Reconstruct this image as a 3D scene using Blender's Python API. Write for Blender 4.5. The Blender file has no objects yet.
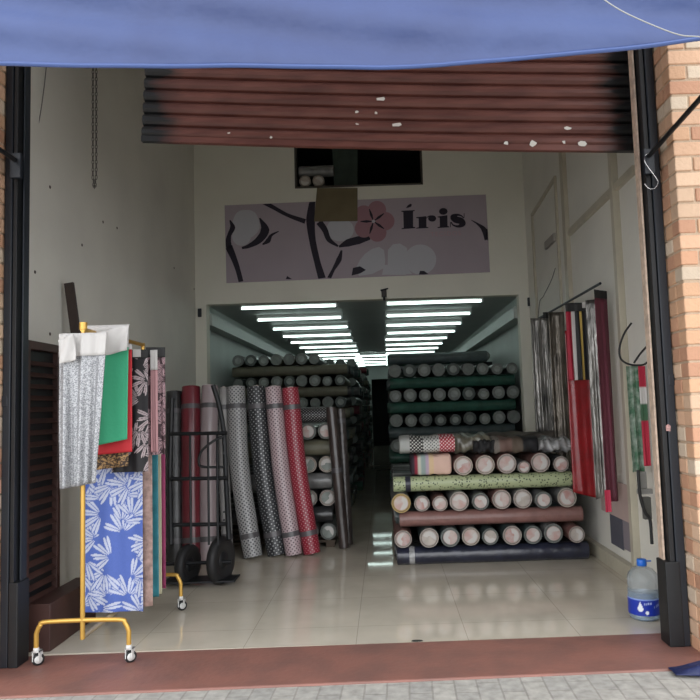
import bpy, bmesh, math, random
import numpy as np
from mathutils import Vector, Matrix

random.seed(7)
RNG = np.random.default_rng(11)
SC = bpy.context.scene
COL = SC.collection
PI = math.pi

# ------------------------------------------------------------------ camera
F = 700.0; PX, PY = 383.0, 350.0
PITCH = math.atan(56 / 700.0); ROLL = 0.032
CAM = Vector((0.0, 0.0, 1.30))
r0 = Vector((1, 0, 0)); f0 = Vector((0, math.cos(PITCH), math.sin(PITCH))); u0 = Vector((0, -math.sin(PITCH), math.cos(PITCH)))
RT = math.cos(ROLL) * r0 - math.sin(ROLL) * u0
UP = math.sin(ROLL) * r0 + math.cos(ROLL) * u0
cd = bpy.data.cameras.new('camera'); cam = bpy.data.objects.new('camera', cd); COL.objects.link(cam)
cd.sensor_width = 36; cd.lens = 36; cd.shift_x = -(PX - 350) / 700.0; cd.clip_end = 200
cam.matrix_world = Matrix(((RT.x, UP.x, -f0.x, CAM.x), (RT.y, UP.y, -f0.y, CAM.y), (RT.z, UP.z, -f0.z, CAM.z), (0, 0, 0, 1)))
SC.camera = cam
SC.view_settings.view_transform = 'Standard'; SC.view_settings.look = 'None'
SC.view_settings.gamma = 1; SC.view_settings.use_curve_mapping = False
SC.view_settings.exposure = 0.62

def at(px, py, Y):
    """point of the place seen at (px,py) that lies Y metres into it"""
    d = RT * ((px - PX) / F) - UP * ((py - PY) / F) + f0
    return CAM + d * (Y / d.y)

# ------------------------------------------------------------------ materials
MATS = {}
def nodes_of(name):
    m = bpy.data.materials.new(name); m.use_nodes = True
    return m, m.node_tree.nodes, m.node_tree.links, m.node_tree.nodes['Principled BSDF']

def mat(name, col, rough=0.6, metal=0.0, var=0.0, vscale=6.0, bump=0.0, bscale=40.0, coat=0.0, col2=None, spec=0.5, stretch=(1, 1, 1)):
    if name in MATS: return MATS[name]
    m, N, L, B = nodes_of(name)
    B.inputs['Base Color'].default_value = (*col, 1); B.inputs['Roughness'].default_value = rough
    B.inputs['Metallic'].default_value = metal; B.inputs['Coat Weight'].default_value = coat
    B.inputs['Coat Roughness'].default_value = 0.15
    B.inputs['Specular IOR Level'].default_value = spec
    if var > 0 or bump > 0:
        tc = N.new('ShaderNodeTexCoord'); mp = N.new('ShaderNodeMapping'); mp.inputs['Scale'].default_value = stretch
        L.new(tc.outputs['Object'], mp.inputs['Vector'])
    if var > 0:
        nz = N.new('ShaderNodeTexNoise'); nz.inputs['Scale'].default_value = vscale; nz.inputs['Detail'].default_value = 5
        L.new(mp.outputs[0], nz.inputs['Vector'])
        cr = N.new('ShaderNodeValToRGB')
        c2 = col2 or tuple(c * (1 - var) for c in col)
        cr.color_ramp.elements[0].position = 0.32; cr.color_ramp.elements[0].color = (*c2, 1)
        cr.color_ramp.elements[1].position = 0.62; cr.color_ramp.elements[1].color = (*col, 1)
        L.new(nz.outputs['Fac'], cr.inputs['Fac']); L.new(cr.outputs['Color'], B.inputs['Base Color'])
    if bump > 0:
        nb = N.new('ShaderNodeTexNoise'); nb.inputs['Scale'].default_value = bscale; nb.inputs['Detail'].default_value = 4
        L.new(mp.outputs[0], nb.inputs['Vector'])
        bp = N.new('ShaderNodeBump'); bp.inputs['Strength'].default_value = bump; bp.inputs['Distance'].default_value = 0.02
        L.new(nb.outputs['Fac'], bp.inputs['Height']); L.new(bp.outputs['Normal'], B.inputs['Normal'])
    MATS[name] = m
    return m

def mat_attr(name, rough=0.75, metal=0, bump=0.0, bscale=60, attr='Col', spec=0.4):
    if name in MATS: return MATS[name]
    m, N, L, B = nodes_of(name)
    a = N.new('ShaderNodeAttribute'); a.attribute_name = attr
    L.new(a.outputs['Color'], B.inputs['Base Color']); B.inputs['Roughness'].default_value = rough
    B.inputs['Metallic'].default_value = metal; B.inputs['Specular IOR Level'].default_value = spec
    if bump > 0:
        tc = N.new('ShaderNodeTexCoord'); nb = N.new('ShaderNodeTexNoise'); nb.inputs['Scale'].default_value = bscale; nb.inputs['Detail'].default_value = 5
        L.new(tc.outputs['Object'], nb.inputs['Vector'])
        bp = N.new('ShaderNodeBump'); bp.inputs['Strength'].default_value = bump; bp.inputs['Distance'].default_value = 0.01
        L.new(nb.outputs['Fac'], bp.inputs['Height']); L.new(bp.outputs['Normal'], B.inputs['Normal'])
    MATS[name] = m
    return m

def mat_dots(name, bg, dot, step=0.022, r=0.28, rough=0.45, coat=0.3):
    """staggered polka dots printed on the cloth (UV in metres)"""
    if name in MATS: return MATS[name]
    m, N, L, B = nodes_of(name)
    uv = N.new('ShaderNodeUVMap')
    def grid(off):
        mp = N.new('ShaderNodeMapping'); mp.inputs['Scale'].default_value = (1 / step, 1 / step, 1); mp.inputs['Location'].default_value = (off, off, 0)
        L.new(uv.outputs[0], mp.inputs['Vector'])
        fr = N.new('ShaderNodeVectorMath'); fr.operation = 'FRACTION'; L.new(mp.outputs[0], fr.inputs[0])
        sb = N.new('ShaderNodeVectorMath'); sb.operation = 'SUBTRACT'; sb.inputs[1].default_value = (0.5, 0.5, 0); L.new(fr.outputs[0], sb.inputs[0])
        ln = N.new('ShaderNodeVectorMath'); ln.operation = 'LENGTH'; L.new(sb.outputs[0], ln.inputs[0])
        lt = N.new('ShaderNodeMath'); lt.operation = 'LESS_THAN'; lt.inputs[1].default_value = r * 0.7; L.new(ln.outputs['Value'], lt.inputs[0])
        return lt
    g1, g2 = grid(0.0), grid(0.5)
    mx = N.new('ShaderNodeMath'); mx.operation = 'MAXIMUM'; L.new(g1.outputs[0], mx.inputs[0]); L.new(g2.outputs[0], mx.inputs[1])
    mi = N.new('ShaderNodeMix'); mi.data_type = 'RGBA'; mi.inputs['A'].default_value = (*bg, 1); mi.inputs['B'].default_value = (*dot, 1)
    L.new(mx.outputs[0], mi.inputs['Factor']); L.new(mi.outputs['Result'], B.inputs['Base Color'])
    B.inputs['Roughness'].default_value = rough; B.inputs['Coat Weight'].default_value = coat; B.inputs['Coat Roughness'].default_value = 0.25
    MATS[name] = m
    return m

def mat_sequin(name, c1, c2, scale=140):
    if name in MATS: return MATS[name]
    m, N, L, B = nodes_of(name)
    tc = N.new('ShaderNodeTexCoord'); v = N.new('ShaderNodeTexVoronoi'); v.inputs['Scale'].default_value = scale
    L.new(tc.outputs['Object'], v.inputs['Vector'])
    cr = N.new('ShaderNodeValToRGB'); cr.color_ramp.elements[0].color = (*c1, 1); cr.color_ramp.elements[1].color = (*c2, 1)
    cr.color_ramp.elements[0].position = 0.25; cr.color_ramp.elements[1].position = 0.8
    sp = N.new('ShaderNodeSeparateColor'); L.new(v.outputs['Color'], sp.inputs[0]); L.new(sp.outputs[0], cr.inputs['Fac'])
    L.new(cr.outputs['Color'], B.inputs['Base Color'])
    B.inputs['Metallic'].default_value = 0.35; B.inputs['Roughness'].default_value = 0.45
    bp = N.new('ShaderNodeBump'); bp.inputs['Strength'].default_value = 0.35; bp.inputs['Distance'].default_value = 0.004
    L.new(sp.outputs[1], bp.inputs['Height']); L.new(bp.outputs['Normal'], B.inputs['Normal'])
    MATS[name] = m
    return m

def mat_emit(name, col, strength):
    if name in MATS: return MATS[name]
    m = bpy.data.materials.new(name); m.use_nodes = True; N = m.node_tree.nodes; N.clear()
    o = N.new('ShaderNodeOutputMaterial'); e = N.new('ShaderNodeEmission')
    e.inputs['Color'].default_value = (*col, 1); e.inputs['Strength'].default_value = strength
    m.node_tree.links.new(e.outputs[0], o.inputs['Surface'])
    MATS[name] = m
    return m

# ------------------------------------------------------------------ mesh builder
class MB:
    def __init__(s): s.v = []; s.f = []; s.mi = []; s.uv = []; s.col = []; s.sm = []
    def add(s, vs, fs, mi=0, uvs=None, smooth=False, cols=None):
        b = len(s.v); s.v.extend([tuple(p) for p in vs])
        for k, f in enumerate(fs):
            s.f.append([b + i for i in f]); s.mi.append(mi); s.sm.append(smooth)
            s.uv.append([uvs[i] for i in f] if uvs is not None else None)
            s.col.append([cols[i] for i in f] if cols is not None else None)
        return s
    def box(s, x0, x1, y0, y1, z0, z1, mi=0, cols=None, M=None):
        vs = [Vector(p) for p in ((x0, y0, z0), (x1, y0, z0), (x1, y1, z0), (x0, y1, z0), (x0, y0, z1), (x1, y0, z1), (x1, y1, z1), (x0, y1, z1))]
        if M is not None: vs = [M @ p for p in vs]
        s.add(vs, [(0, 3, 2, 1), (4, 5, 6, 7), (0, 1, 5, 4), (1, 2, 6, 5), (2, 3, 7, 6), (3, 0, 4, 7)], mi, cols=[cols] * 8 if cols else None)
        return s
    def sweep(s, pts, r, seg=12, mi=0, caps=True, flat=None, closed=False, u0=0.0):
        """tube along pts; r a number or one per point; flat=(a,b) scales the section"""
        pts = [Vector(p) for p in pts]; n = len(pts)
        rs = r if isinstance(r, (list, tuple)) else [r] * n
        t0 = (pts[1] - pts[0]).normalized()
        ref = Vector((0, 0, 1)) if abs(t0.z) < 0.9 else Vector((1, 0, 0))
        nx = t0.cross(ref).normalized(); vs = []; uv = []; L = 0
        for i in range(n):
            if closed: t = (pts[(i + 1) % n] - pts[i - 1]).normalized()
            else: t = (pts[min(i + 1, n - 1)] - pts[max(i - 1, 0)]).normalized()
            nx = (nx - t * nx.dot(t)).normalized(); ny = t.cross(nx)
            if i: L += (pts[i] - pts[i - 1]).length
            for k in range(seg + 1):
                a = 2 * PI * k / seg
                ca, sa = math.cos(a), math.sin(a)
                if flat: ca *= flat[0]; sa *= flat[1]
                vs.append(pts[i] + (nx * ca + ny * sa) * rs[i]); uv.append((u0 + 2 * PI * rs[0] * k / seg, L))
        fs = []
        W = seg + 1
        for i in range(n if closed else n - 1):
            j = (i + 1) % n
            for k in range(seg):
                fs.append((i * W + k, i * W + k + 1, j * W + k + 1, j * W + k))
        s.add(vs, fs, mi, uv, True)
        if caps and not closed:
            for i, rev in ((0, True), (n - 1, False)):
                ring = list(range(i * W, i * W + seg)); 
                if not rev: pass
                vv = [vs[q] for q in ring]; ff = list(range(seg)); 
                if rev: ff = ff[::-1]
                s.add(vv, [ff], mi, [(0, 0)] * seg)
        return s
    def lathe(s, prof, seg=24, mi=0, M=None, smooth=True):
        """profile of (r,z) about z"""
        vs = []; 
        for (r, z) in prof:
            for k in range(seg):
                a = 2 * PI * k / seg; p = Vector((r * math.cos(a), r * math.sin(a), z))
                vs.append(M @ p if M is not None else p)
        fs = []
        for i in range(len(prof) - 1):
            for k in range(seg):
                k2 = (k + 1) % seg
                fs.append((i * seg + k, i * seg + k2, (i + 1) * seg + k2, (i + 1) * seg + k))
        s.add(vs, fs, mi, smooth=smooth)
        return s
    def build(s, name, mats, parent=None, thing=None, bevel=0, solid=0, subsurf=0, weld=False):
        me = bpy.data.meshes.new(name)
        me.from_pydata(s.v, [], s.f); 
        mats = mats if isinstance(mats, (list, tuple)) else [mats]
        for m in mats: me.materials.append(m)
        me.polygons.foreach_set('material_index', s.mi)
        me.polygons.foreach_set('use_smooth', s.sm)
        if any(u is not None for u in s.uv):
            ul = me.uv_layers.new(name='UVMap'); buf = []
            for f, u in zip(s.f, s.uv): buf.extend(c for q in (u if u is not None else [(0, 0)] * len(f)) for c in q)
            ul.data.foreach_set('uv', buf)
        if any(c is not None for c in s.col):
            ca = me.color_attributes.new('Col', 'FLOAT_COLOR', 'CORNER'); buf = []
            for f, c in zip(s.f, s.col):
                for q in (c if c is not None else [(1, 1, 1)] * len(f)): buf.extend((q[0], q[1], q[2], 1.0))
            ca.data.foreach_set('color', buf)
        me.update()
        if weld:
            bm = bmesh.new(); bm.from_mesh(me); bmesh.ops.remove_doubles(bm, verts=bm.verts, dist=1e-5); bmesh.ops.recalc_face_normals(bm, faces=bm.faces); bm.to_mesh(me); bm.free()
        o = bpy.data.objects.new(name, me); COL.objects.link(o)
        if parent is not None: o.parent = parent
        if solid:
            q = o.modifiers.new('s', 'SOLIDIFY'); q.thickness = solid; q.offset = 0
        if bevel:
            q = o.modifiers.new('b', 'BEVEL'); q.width = bevel; q.segments = 2; q.limit_method = 'ANGLE'
        if subsurf:
            q = o.modifiers.new('u', 'SUBSURF'); q.levels = subsurf; q.render_levels = subsurf
        return o

def tag(o, label=None, cat=None, group=None, kind=None):
    if label: o['label'] = label
    if cat: o['category'] = cat
    if group: o['group'] = group
    if kind: o['kind'] = kind
    return o
def empty(name, loc=(0, 0, 0), rz=0.0, label=None, cat=None, group=None):
    o = bpy.data.objects.new(name, None); COL.objects.link(o); o.location = loc; o.rotation_euler = (0, 0, rz); o.empty_display_size = 0.1
    return tag(o, label, cat, group)
def structure(o): o['kind'] = 'structure'; return o
def boxes(*bs):
    m = MB()
    for b in bs: m.box(*b)
    return m
def smooth_path(pts, n=8):
    """Catmull-Rom through pts"""
    P = [Vector(p) for p in pts]; P = [P[0] * 2 - P[1]] + P + [P[-1] * 2 - P[-2]]; out = []
    for i in range(1, len(P) - 2):
        for k in range(n):
            t = k / n
            out.append(0.5 * ((2 * P[i]) + (P[i + 1] - P[i - 1]) * t + (2 * P[i - 1] - 5 * P[i] + 4 * P[i + 1] - P[i + 2]) * t * t + (3 * P[i] - P[i - 1] - 3 * P[i + 1] + P[i + 2]) * t ** 3))
    out.append(P[-2]); return out

# ------------------------------------------------------------------ palette
wall_m = mat('painted_plaster', (0.74, 0.72, 0.65), 0.75, var=0.10, vscale=1.4, bump=0.12, bscale=30, col2=(0.67, 0.65, 0.59))
wall_back_m = mat('cream_plaster', (0.78, 0.76, 0.66), 0.75, var=0.08, vscale=1.1, bump=0.08, bscale=25)
store_wall_m = mat('store_wall_paint', (0.55, 0.60, 0.57), 0.6, var=0.1, vscale=2)
ceil_m = mat('store_ceiling_panel', (0.48, 0.50, 0.48), 0.6, var=0.12, vscale=1.0)
black_m = mat('black_enamel', (0.007, 0.008, 0.010), 0.5, var=0.3, vscale=20)
blackm2 = mat('grey_black_steel', (0.012, 0.016, 0.023), 0.45)
cream_m = mat('cream_painted_edge', (0.62, 0.47, 0.36), 0.6, var=0.35, vscale=30)
duct_m = mat('cream_plastic_duct', (0.50, 0.46, 0.36), 0.45, var=0.12, vscale=8)
gold_m = mat('gold_painted_tube', (0.60, 0.36, 0.08), 0.32, metal=0.55)
chrome_m = mat('chrome', (0.7, 0.7, 0.7), 0.2, metal=1)
white_m = mat('white_cotton', (0.56, 0.54, 0.52), 0.8, bump=0.2, bscale=25)
terra_m = mat('red_cement', (0.27, 0.122, 0.095), 0.5, var=0.25, vscale=5, bump=0.15, bscale=30, col2=(0.20, 0.10, 0.082))
rubber_m = mat('black_rubber', (0.012, 0.012, 0.013), 0.6)
clear_grey = mat('grey_plastic_film', (0.33, 0.33, 0.33), 0.25, var=0.4, vscale=20, bump=0.8, bscale=25, coat=0.6)

# ------------------------------------------------------------------ the setting
XL, XR, YB = -2.20, 1.745, 8.20
YF = 3.965                       # where the tiles begin
# floor tiles
def tile_material():
    m, N, L, B = nodes_of('polished_floor_tiles')
    tc = N.new('ShaderNodeTexCoord'); mp = N.new('ShaderNodeMapping'); mp.inputs['Location'].default_value = (0.2 , 0.06, 0)
    L.new(tc.outputs['Object'], mp.inputs['Vector'])
    br = N.new('ShaderNodeTexBrick'); br.offset = 0.0; br.squash = 1
    br.inputs['Scale'].default_value = 1.0; br.inputs['Brick Width'].default_value = 0.62; br.inputs['Row Height'].default_value = 0.62
    br.inputs['Mortar Size'].default_value = 0.002; br.inputs['Mortar Smooth'].default_value = 0.3
    br.inputs['Color1'].default_value = (0.75, 0.68, 0.56, 1); br.inputs['Color2'].default_value = (0.73, 0.66, 0.545, 1); br.inputs['Mortar'].default_value = (0.46, 0.42, 0.35, 1)
    L.new(mp.outputs[0], br.inputs['Vector'])
    nz = N.new('ShaderNodeTexNoise'); nz.inputs['Scale'].default_value = 3.0; nz.inputs['Detail'].default_value = 6; L.new(tc.outputs['Object'], nz.inputs['Vector'])
    mi = N.new('ShaderNodeMix'); mi.data_type = 'RGBA'; mi.blend_type = 'MULTIPLY'; mi.inputs['Factor'].default_value = 0.35
    L.new(br.outputs['Color'], mi.inputs['A']); L.new(nz.outputs['Fac'], mi.inputs['B']); L.new(mi.outputs['Result'], B.inputs['Base Color'])
    rr = N.new('ShaderNodeMapRange'); rr.inputs['To Min'].default_value = 0.015; rr.inputs['To Max'].default_value = 0.06
    L.new(nz.outputs['Fac'], rr.inputs['Value']); L.new(rr.outputs[0], B.inputs['Roughness'])
    B.inputs['Specular IOR Level'].default_value = 0.5
    return m
structure(boxes((XL - 0.2, XR + 0.2, YF, 24.0, -0.1, 0.0)).build('floor', tile_material()))
def skewed(x0, x1, ya0, ya1, yb0, yb1, z0, z1):
    # slab whose street-side and inner edges run slightly aslant: ya at x0, yb at x1
    vs = [(x0, ya0, z0), (x1, yb0, z0), (x1, yb1, z0), (x0, ya1, z0), (x0, ya0, z1), (x1, yb0, z1), (x1, yb1, z1), (x0, ya1, z1)]
    return MB().add(vs, [(0, 3, 2, 1), (4, 5, 6, 7), (0, 1, 5, 4), (1, 2, 6, 5), (2, 3, 7, 6), (3, 0, 4, 7)])
structure(skewed(-2.6, 2.6, 3.375, 3.935, 3.50, 4.005, -0.1, 0.001).build('threshold_step', terra_m, bevel=0.008))

def paver_material():
    m, N, L, B = nodes_of('grey_sidewalk_pavers')
    tc = N.new('ShaderNodeTexCoord'); mp = N.new('ShaderNodeMapping'); mp.inputs['Rotation'].default_value = (0, 0, 0.03 + PI / 2); mp.inputs['Location'].default_value = (0.06, 0.02, 0)
    nzw = N.new('ShaderNodeTexNoise'); nzw.inputs['Scale'].default_value = 3; L.new(tc.outputs['Object'], nzw.inputs['Vector'])
    ad = N.new('ShaderNodeVectorMath'); ad.operation = 'MULTIPLY_ADD'; ad.inputs[1].default_value = (0.015, 0.015, 0)
    L.new(nzw.outputs['Color'], ad.inputs[0]); L.new(tc.outputs['Object'], ad.inputs[2]); L.new(ad.outputs[0], mp.inputs['Vector'])
    br = N.new('ShaderNodeTexBrick'); br.offset = 0.5
    br.inputs['Scale'].default_value = 1.0; br.inputs['Brick Width'].default_value = 0.21; br.inputs['Row Height'].default_value = 0.105
    br.inputs['Mortar Size'].default_value = 0.006; br.inputs['Mortar Smooth'].default_value = 0.6
    br.inputs['Color1'].default_value = (0.40, 0.385, 0.35, 1); br.inputs['Color2'].default_value = (0.35, 0.34, 0.315, 1); br.inputs['Mortar'].default_value = (0.29, 0.275, 0.25, 1)
    L.new(mp.outputs[0], br.inputs['Vector'])
    nz = N.new('ShaderNodeTexNoise'); nz.inputs['Scale'].default_value = 25; nz.inputs['Detail'].default_value = 6; L.new(tc.outputs['Object'], nz.inputs['Vector'])
    mi = N.new('ShaderNodeMix'); mi.data_type = 'RGBA'; mi.blend_type = 'OVERLAY'; mi.inputs['Factor'].default_value = 0.5
    L.new(br.outputs['Color'], mi.inputs['A']); L.new(nz.outputs['Fac'], mi.inputs['B']); L.new(mi.outputs['Result'], B.inputs['Base Color'])
    bp = N.new('ShaderNodeBump'); bp.invert = True; bp.inputs['Strength'].default_value = 0.3; bp.inputs['Distance'].default_value = 0.01
    L.new(br.outputs['Fac'], bp.inputs['Height']); L.new(bp.outputs['Normal'], B.inputs['Normal'])
    B.inputs['Roughness'].default_value = 0.85
    return m
structure(boxes((-9, 9, -8, 3.52, -0.2, -0.010)).build('sidewalk', paver_material()))

structure(boxes((XL - 0.2, XL, 3.85, YB, 0, 5.2)).build('wall_left', wall_m))
structure(boxes((XR, XR + 0.2, 3.85, YB, 0, 5.2)).build('wall_right', wall_m))
# back wall of the front bay: header above the wide opening, window hole up high, two jambs
wz = at(360, 186.5, YB).z
wx0, wx1 = at(295, 186, YB).x, at(423, 184, YB).x
BEAM = at(365, 299.5, YB).z
wt = 4.75
structure(boxes((XL - 0.2, wx0, YB, YB + 0.15, BEAM, 5.2), (wx1, XR + 0.2, YB, YB + 0.15, BEAM, 5.2), (wx0, wx1, YB, YB + 0.15, BEAM, wz), (wx0, wx1, YB, YB + 0.15, wt, 5.2),
      (XL - 0.2, XL + 0.13, YB, YB + 0.15, 0, BEAM), (XR - 0.12, XR + 0.2, YB, YB + 0.15, 0, BEAM)).build('wall_back', wall_back_m))
# thin wooden lining of the high window
structure(boxes((wx0, wx1, YB - 0.01, YB + 0.16, wz - 0.001, wz + 0.02), (wx0, wx0 + 0.02, YB - 0.01, YB + 0.16, wz, wt), (wx1 - 0.02, wx1, YB - 0.01, YB + 0.16, wz, wt), (wx0, wx1, YB - 0.01, YB + 0.16, wt - 0.02, wt)).build('window_1', mat('window_lining', (0.07, 0.06, 0.05), 0.6)))
structure(boxes((XL - 0.2, XR + 0.2, 3.85, YB + 0.15, 5.2, 5.35)).build('ceiling', wall_m))
# long store behind
ZC = 2.64; YE = 23.2
structure(boxes((XL - 0.2, XR + 0.2, YB + 0.15, YE, ZC, ZC + 0.12)).build('ceiling_store', ceil_m))
structure(boxes((XL - 0.2, XL, YB + 0.15, YE, 0, ZC)).build('wall_store_left', store_wall_m))
structure(boxes((XR, XR + 0.2, YB + 0.15, YE, 0, ZC)).build('wall_store_right', store_wall_m))
dx0, dx1, dzt = at(372, 400, YE).x, at(372, 400, YE).x + 0.95, at(380, 379, YE).z
structure(boxes((XL - 0.2, dx0, YE, YE + 0.15, 0, ZC), (dx1, XR + 0.2, YE, YE + 0.15, 0, ZC), (dx0, dx1, YE, YE + 0.15, dzt, ZC)).build('wall_end', store_wall_m))
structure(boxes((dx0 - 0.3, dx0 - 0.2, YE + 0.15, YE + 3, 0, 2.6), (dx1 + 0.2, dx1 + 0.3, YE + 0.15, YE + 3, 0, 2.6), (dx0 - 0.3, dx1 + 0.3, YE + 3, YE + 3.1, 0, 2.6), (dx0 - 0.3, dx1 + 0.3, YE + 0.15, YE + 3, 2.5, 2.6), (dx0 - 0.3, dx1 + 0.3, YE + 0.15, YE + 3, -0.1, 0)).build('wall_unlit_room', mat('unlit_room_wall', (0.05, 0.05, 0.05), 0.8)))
structure(boxes((dx0 - 0.07, dx0, YE - 0.03, YE, 0, dzt + 0.07), (dx1, dx1 + 0.07, YE - 0.03, YE, 0, dzt + 0.07), (dx0, dx1, YE - 0.03, YE, dzt, dzt + 0.07)).build('door_1', store_wall_m))
# mezzanine room behind the high window
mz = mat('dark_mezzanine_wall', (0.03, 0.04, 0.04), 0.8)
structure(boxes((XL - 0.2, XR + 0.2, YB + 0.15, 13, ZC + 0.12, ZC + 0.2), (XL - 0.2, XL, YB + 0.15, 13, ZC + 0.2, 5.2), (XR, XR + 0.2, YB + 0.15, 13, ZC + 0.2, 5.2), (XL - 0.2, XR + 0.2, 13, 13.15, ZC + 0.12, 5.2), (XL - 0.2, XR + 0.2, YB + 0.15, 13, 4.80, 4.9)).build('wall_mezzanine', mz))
# boxed ledges under the store ceiling, both sides, and skirting ducts
structure(boxes((XL, XL + 0.16, YB + 0.15, YE, 2.33, 2.47)).build('trim_1', mat('grey_green_beam', (0.42, 0.46, 0.43), 0.5)))
structure(boxes((XR - 0.16, XR, YB + 0.15, YE, 2.30, 2.44)).build('trim_2', mat('grey_green_beam', (0.42, 0.46, 0.43), 0.5)))
structure(boxes((XR - 0.045, XR, 3.97, YB, 0.0, 0.10), (XR - 0.052, XR, 3.97, YB, 0.10, 0.112)).build('baseboard_right', duct_m, bevel=0.004))
structure(boxes((XL, XL + 0.02, 3.97, YB, 0.0, 0.09)).build('baseboard_left', wall_m))

# ---- brick facade piers: every brick a little different, one mesh per pier
def brick_pier(name, x0, x1, y0, y1, z0, z1, m_brick, m_mortar):
    m = MB(); e = 0.008
    m.box(x0 + e, x1 - e, y0 + e, y1 - e, z0, z1, 1)
    H = 0.083; z = z0; row = 0
    while z < z1:
        zt = z + H - 0.011
        def face_run(a, b, off, fn):
            t = a - off
            while t < b:
                s0, s1 = max(t, a), min(t + 0.19, b); t += 0.20
                if s1 - s0 < 0.02: continue
                base = random.choice([(0.60, 0.36, 0.22), (0.64, 0.40, 0.26), (0.56, 0.31, 0.19), (0.64, 0.44, 0.30), (0.60, 0.48, 0.36), (0.50, 0.27, 0.17)])
                k = random.uniform(0.9, 1.08); fn(s0, s1, tuple(c * k for c in base))
        # front face stretchers wrap the corner
        def fr(s0, s1, c):
            j = random.uniform(-0.004, 0.003); m.box(s0, s1, y0 + j, y0 + 0.09, z + random.uniform(0, .003), zt, 0, cols=c)
        face_run(x0, x1, 0.0 if row % 2 else 0.10, fr)
        side_x = x0 if x0 > 0 else x1
        def sd(s0, s1, c):
            j = random.uniform(-0.003, 0.004)
            if x0 > 0: m.box(x0 + j, x0 + 0.08, s0, s1, z, zt, 0, cols=c)
            else: m.box(x1 - 0.08, x1 - j, s0, s1, z, zt, 0, cols=c)
        face_run(y0 + 0.093, y1, 0.0 if row % 2 else 0.10, sd)
        z += H; row += 1
    o = m.build(name, [m_brick, m_mortar], bevel=0.006)
    return structure(o)
brick_m = mat_attr('fired_brick', 0.85, bump=0.5, bscale=45)
mortar_m = mat('mortar', (0.50, 0.37, 0.26), 0.9, bump=0.4, bscale=60)
brick_pier('wall_facade_right', 1.56, 2.75, 3.585, 3.90, -0.012, 3.9, brick_m, mortar_m)
brick_pier('wall_facade_left', -3.2, -2.055, 3.52, 3.90, -0.012, 3.9, brick_m, mortar_m)
structure(boxes((-3.2, 2.75, 3.55, 3.88, 3.9, 5.6), (-3.2, XL - 0.2, 3.90, 4.0, 0, 5.6), (XR + 0.2, 2.75, 3.90, 4.0, 0, 5.6)).build('wall_facade_upper', mortar_m))
structure(boxes((XL - 0.2, -2.055, 3.90, 3.96, 0, 5.2), (1.56, XR + 0.2, 3.90, 3.96, 0, 5.2)).build('wall_front_return', wall_m))

# ------------------------------------------------------------------ shutter guide posts
def guide_post(xa, xb, side, label):
    """xa outer edge (against bricks), xb inner edge"""
    t = empty('shutter_guide_post', ((xa + xb) / 2, 3.81, 0.001), label=label, cat='post')
    s = 1 if xb > xa else -1; w = abs(xb - xa); X = lambda f: (-w / 2 + w * f) * s
    def bx(f0, f1, y0, y1, z0, z1):
        a, b = sorted((X(f0), X(f1))); return (a, b, y0, y1, z0, z1)
    boxes(bx(0.02, 0.50, -0.05, 0.06, 0.0, 3.6)).build('outer_channel', blackm2, t, bevel=0.004)
    boxes(bx(0.50, 0.55, -0.03, 0.06, 0, 3.6), bx(0.55, 0.80, -0.045, 0.06, 0.0, 3.6)).build('guide_rail', black_m, t, bevel=0.003)
    boxes(bx(0.88, 0.99, 0.0, 0.06, 0.02, 3.6)).build('painted_edge_strip' if side == 'r' else 'edge_strip', cream_m if side == 'r' else blackm2, t, bevel=0.002)
    boxes(bx(0.0, 0.35 if side == 'l' else 0.3, -0.053, 0.0, 1.36, 1.42)).build('joint_collar', blackm2, t, bevel=0.003)
    b = boxes(bx(0.35 if side == 'r' else 0.55, 1.12, -0.055, 0.07, 0.0, 0.435)).build('floor_box', black_m, t, bevel=0.005)
    return t
guide_post(1.557, 1.456, 'r', 'black steel shutter guide post with cream inner edge beside the sunlit bricks')
guide_post(-2.052, -1.966, 'l', 'black steel shutter guide post behind the gold clothes rack')
# stuck sticker scrap on right post
rp = bpy.data.objects['shutter_guide_post']
MB().add([(-.012, -.052, 1.12), (.010, -.052, 1.115), (.014, -.052, 1.145), (0, -.052, 1.155), (-.012, -.052, 1.145)], [(0, 1, 2, 3, 4)]).build('sticker_scrap', mat('torn_sticker', (0.6, 0.35, 0.33), 0.6, var=0.6, vscale=120), rp)

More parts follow.
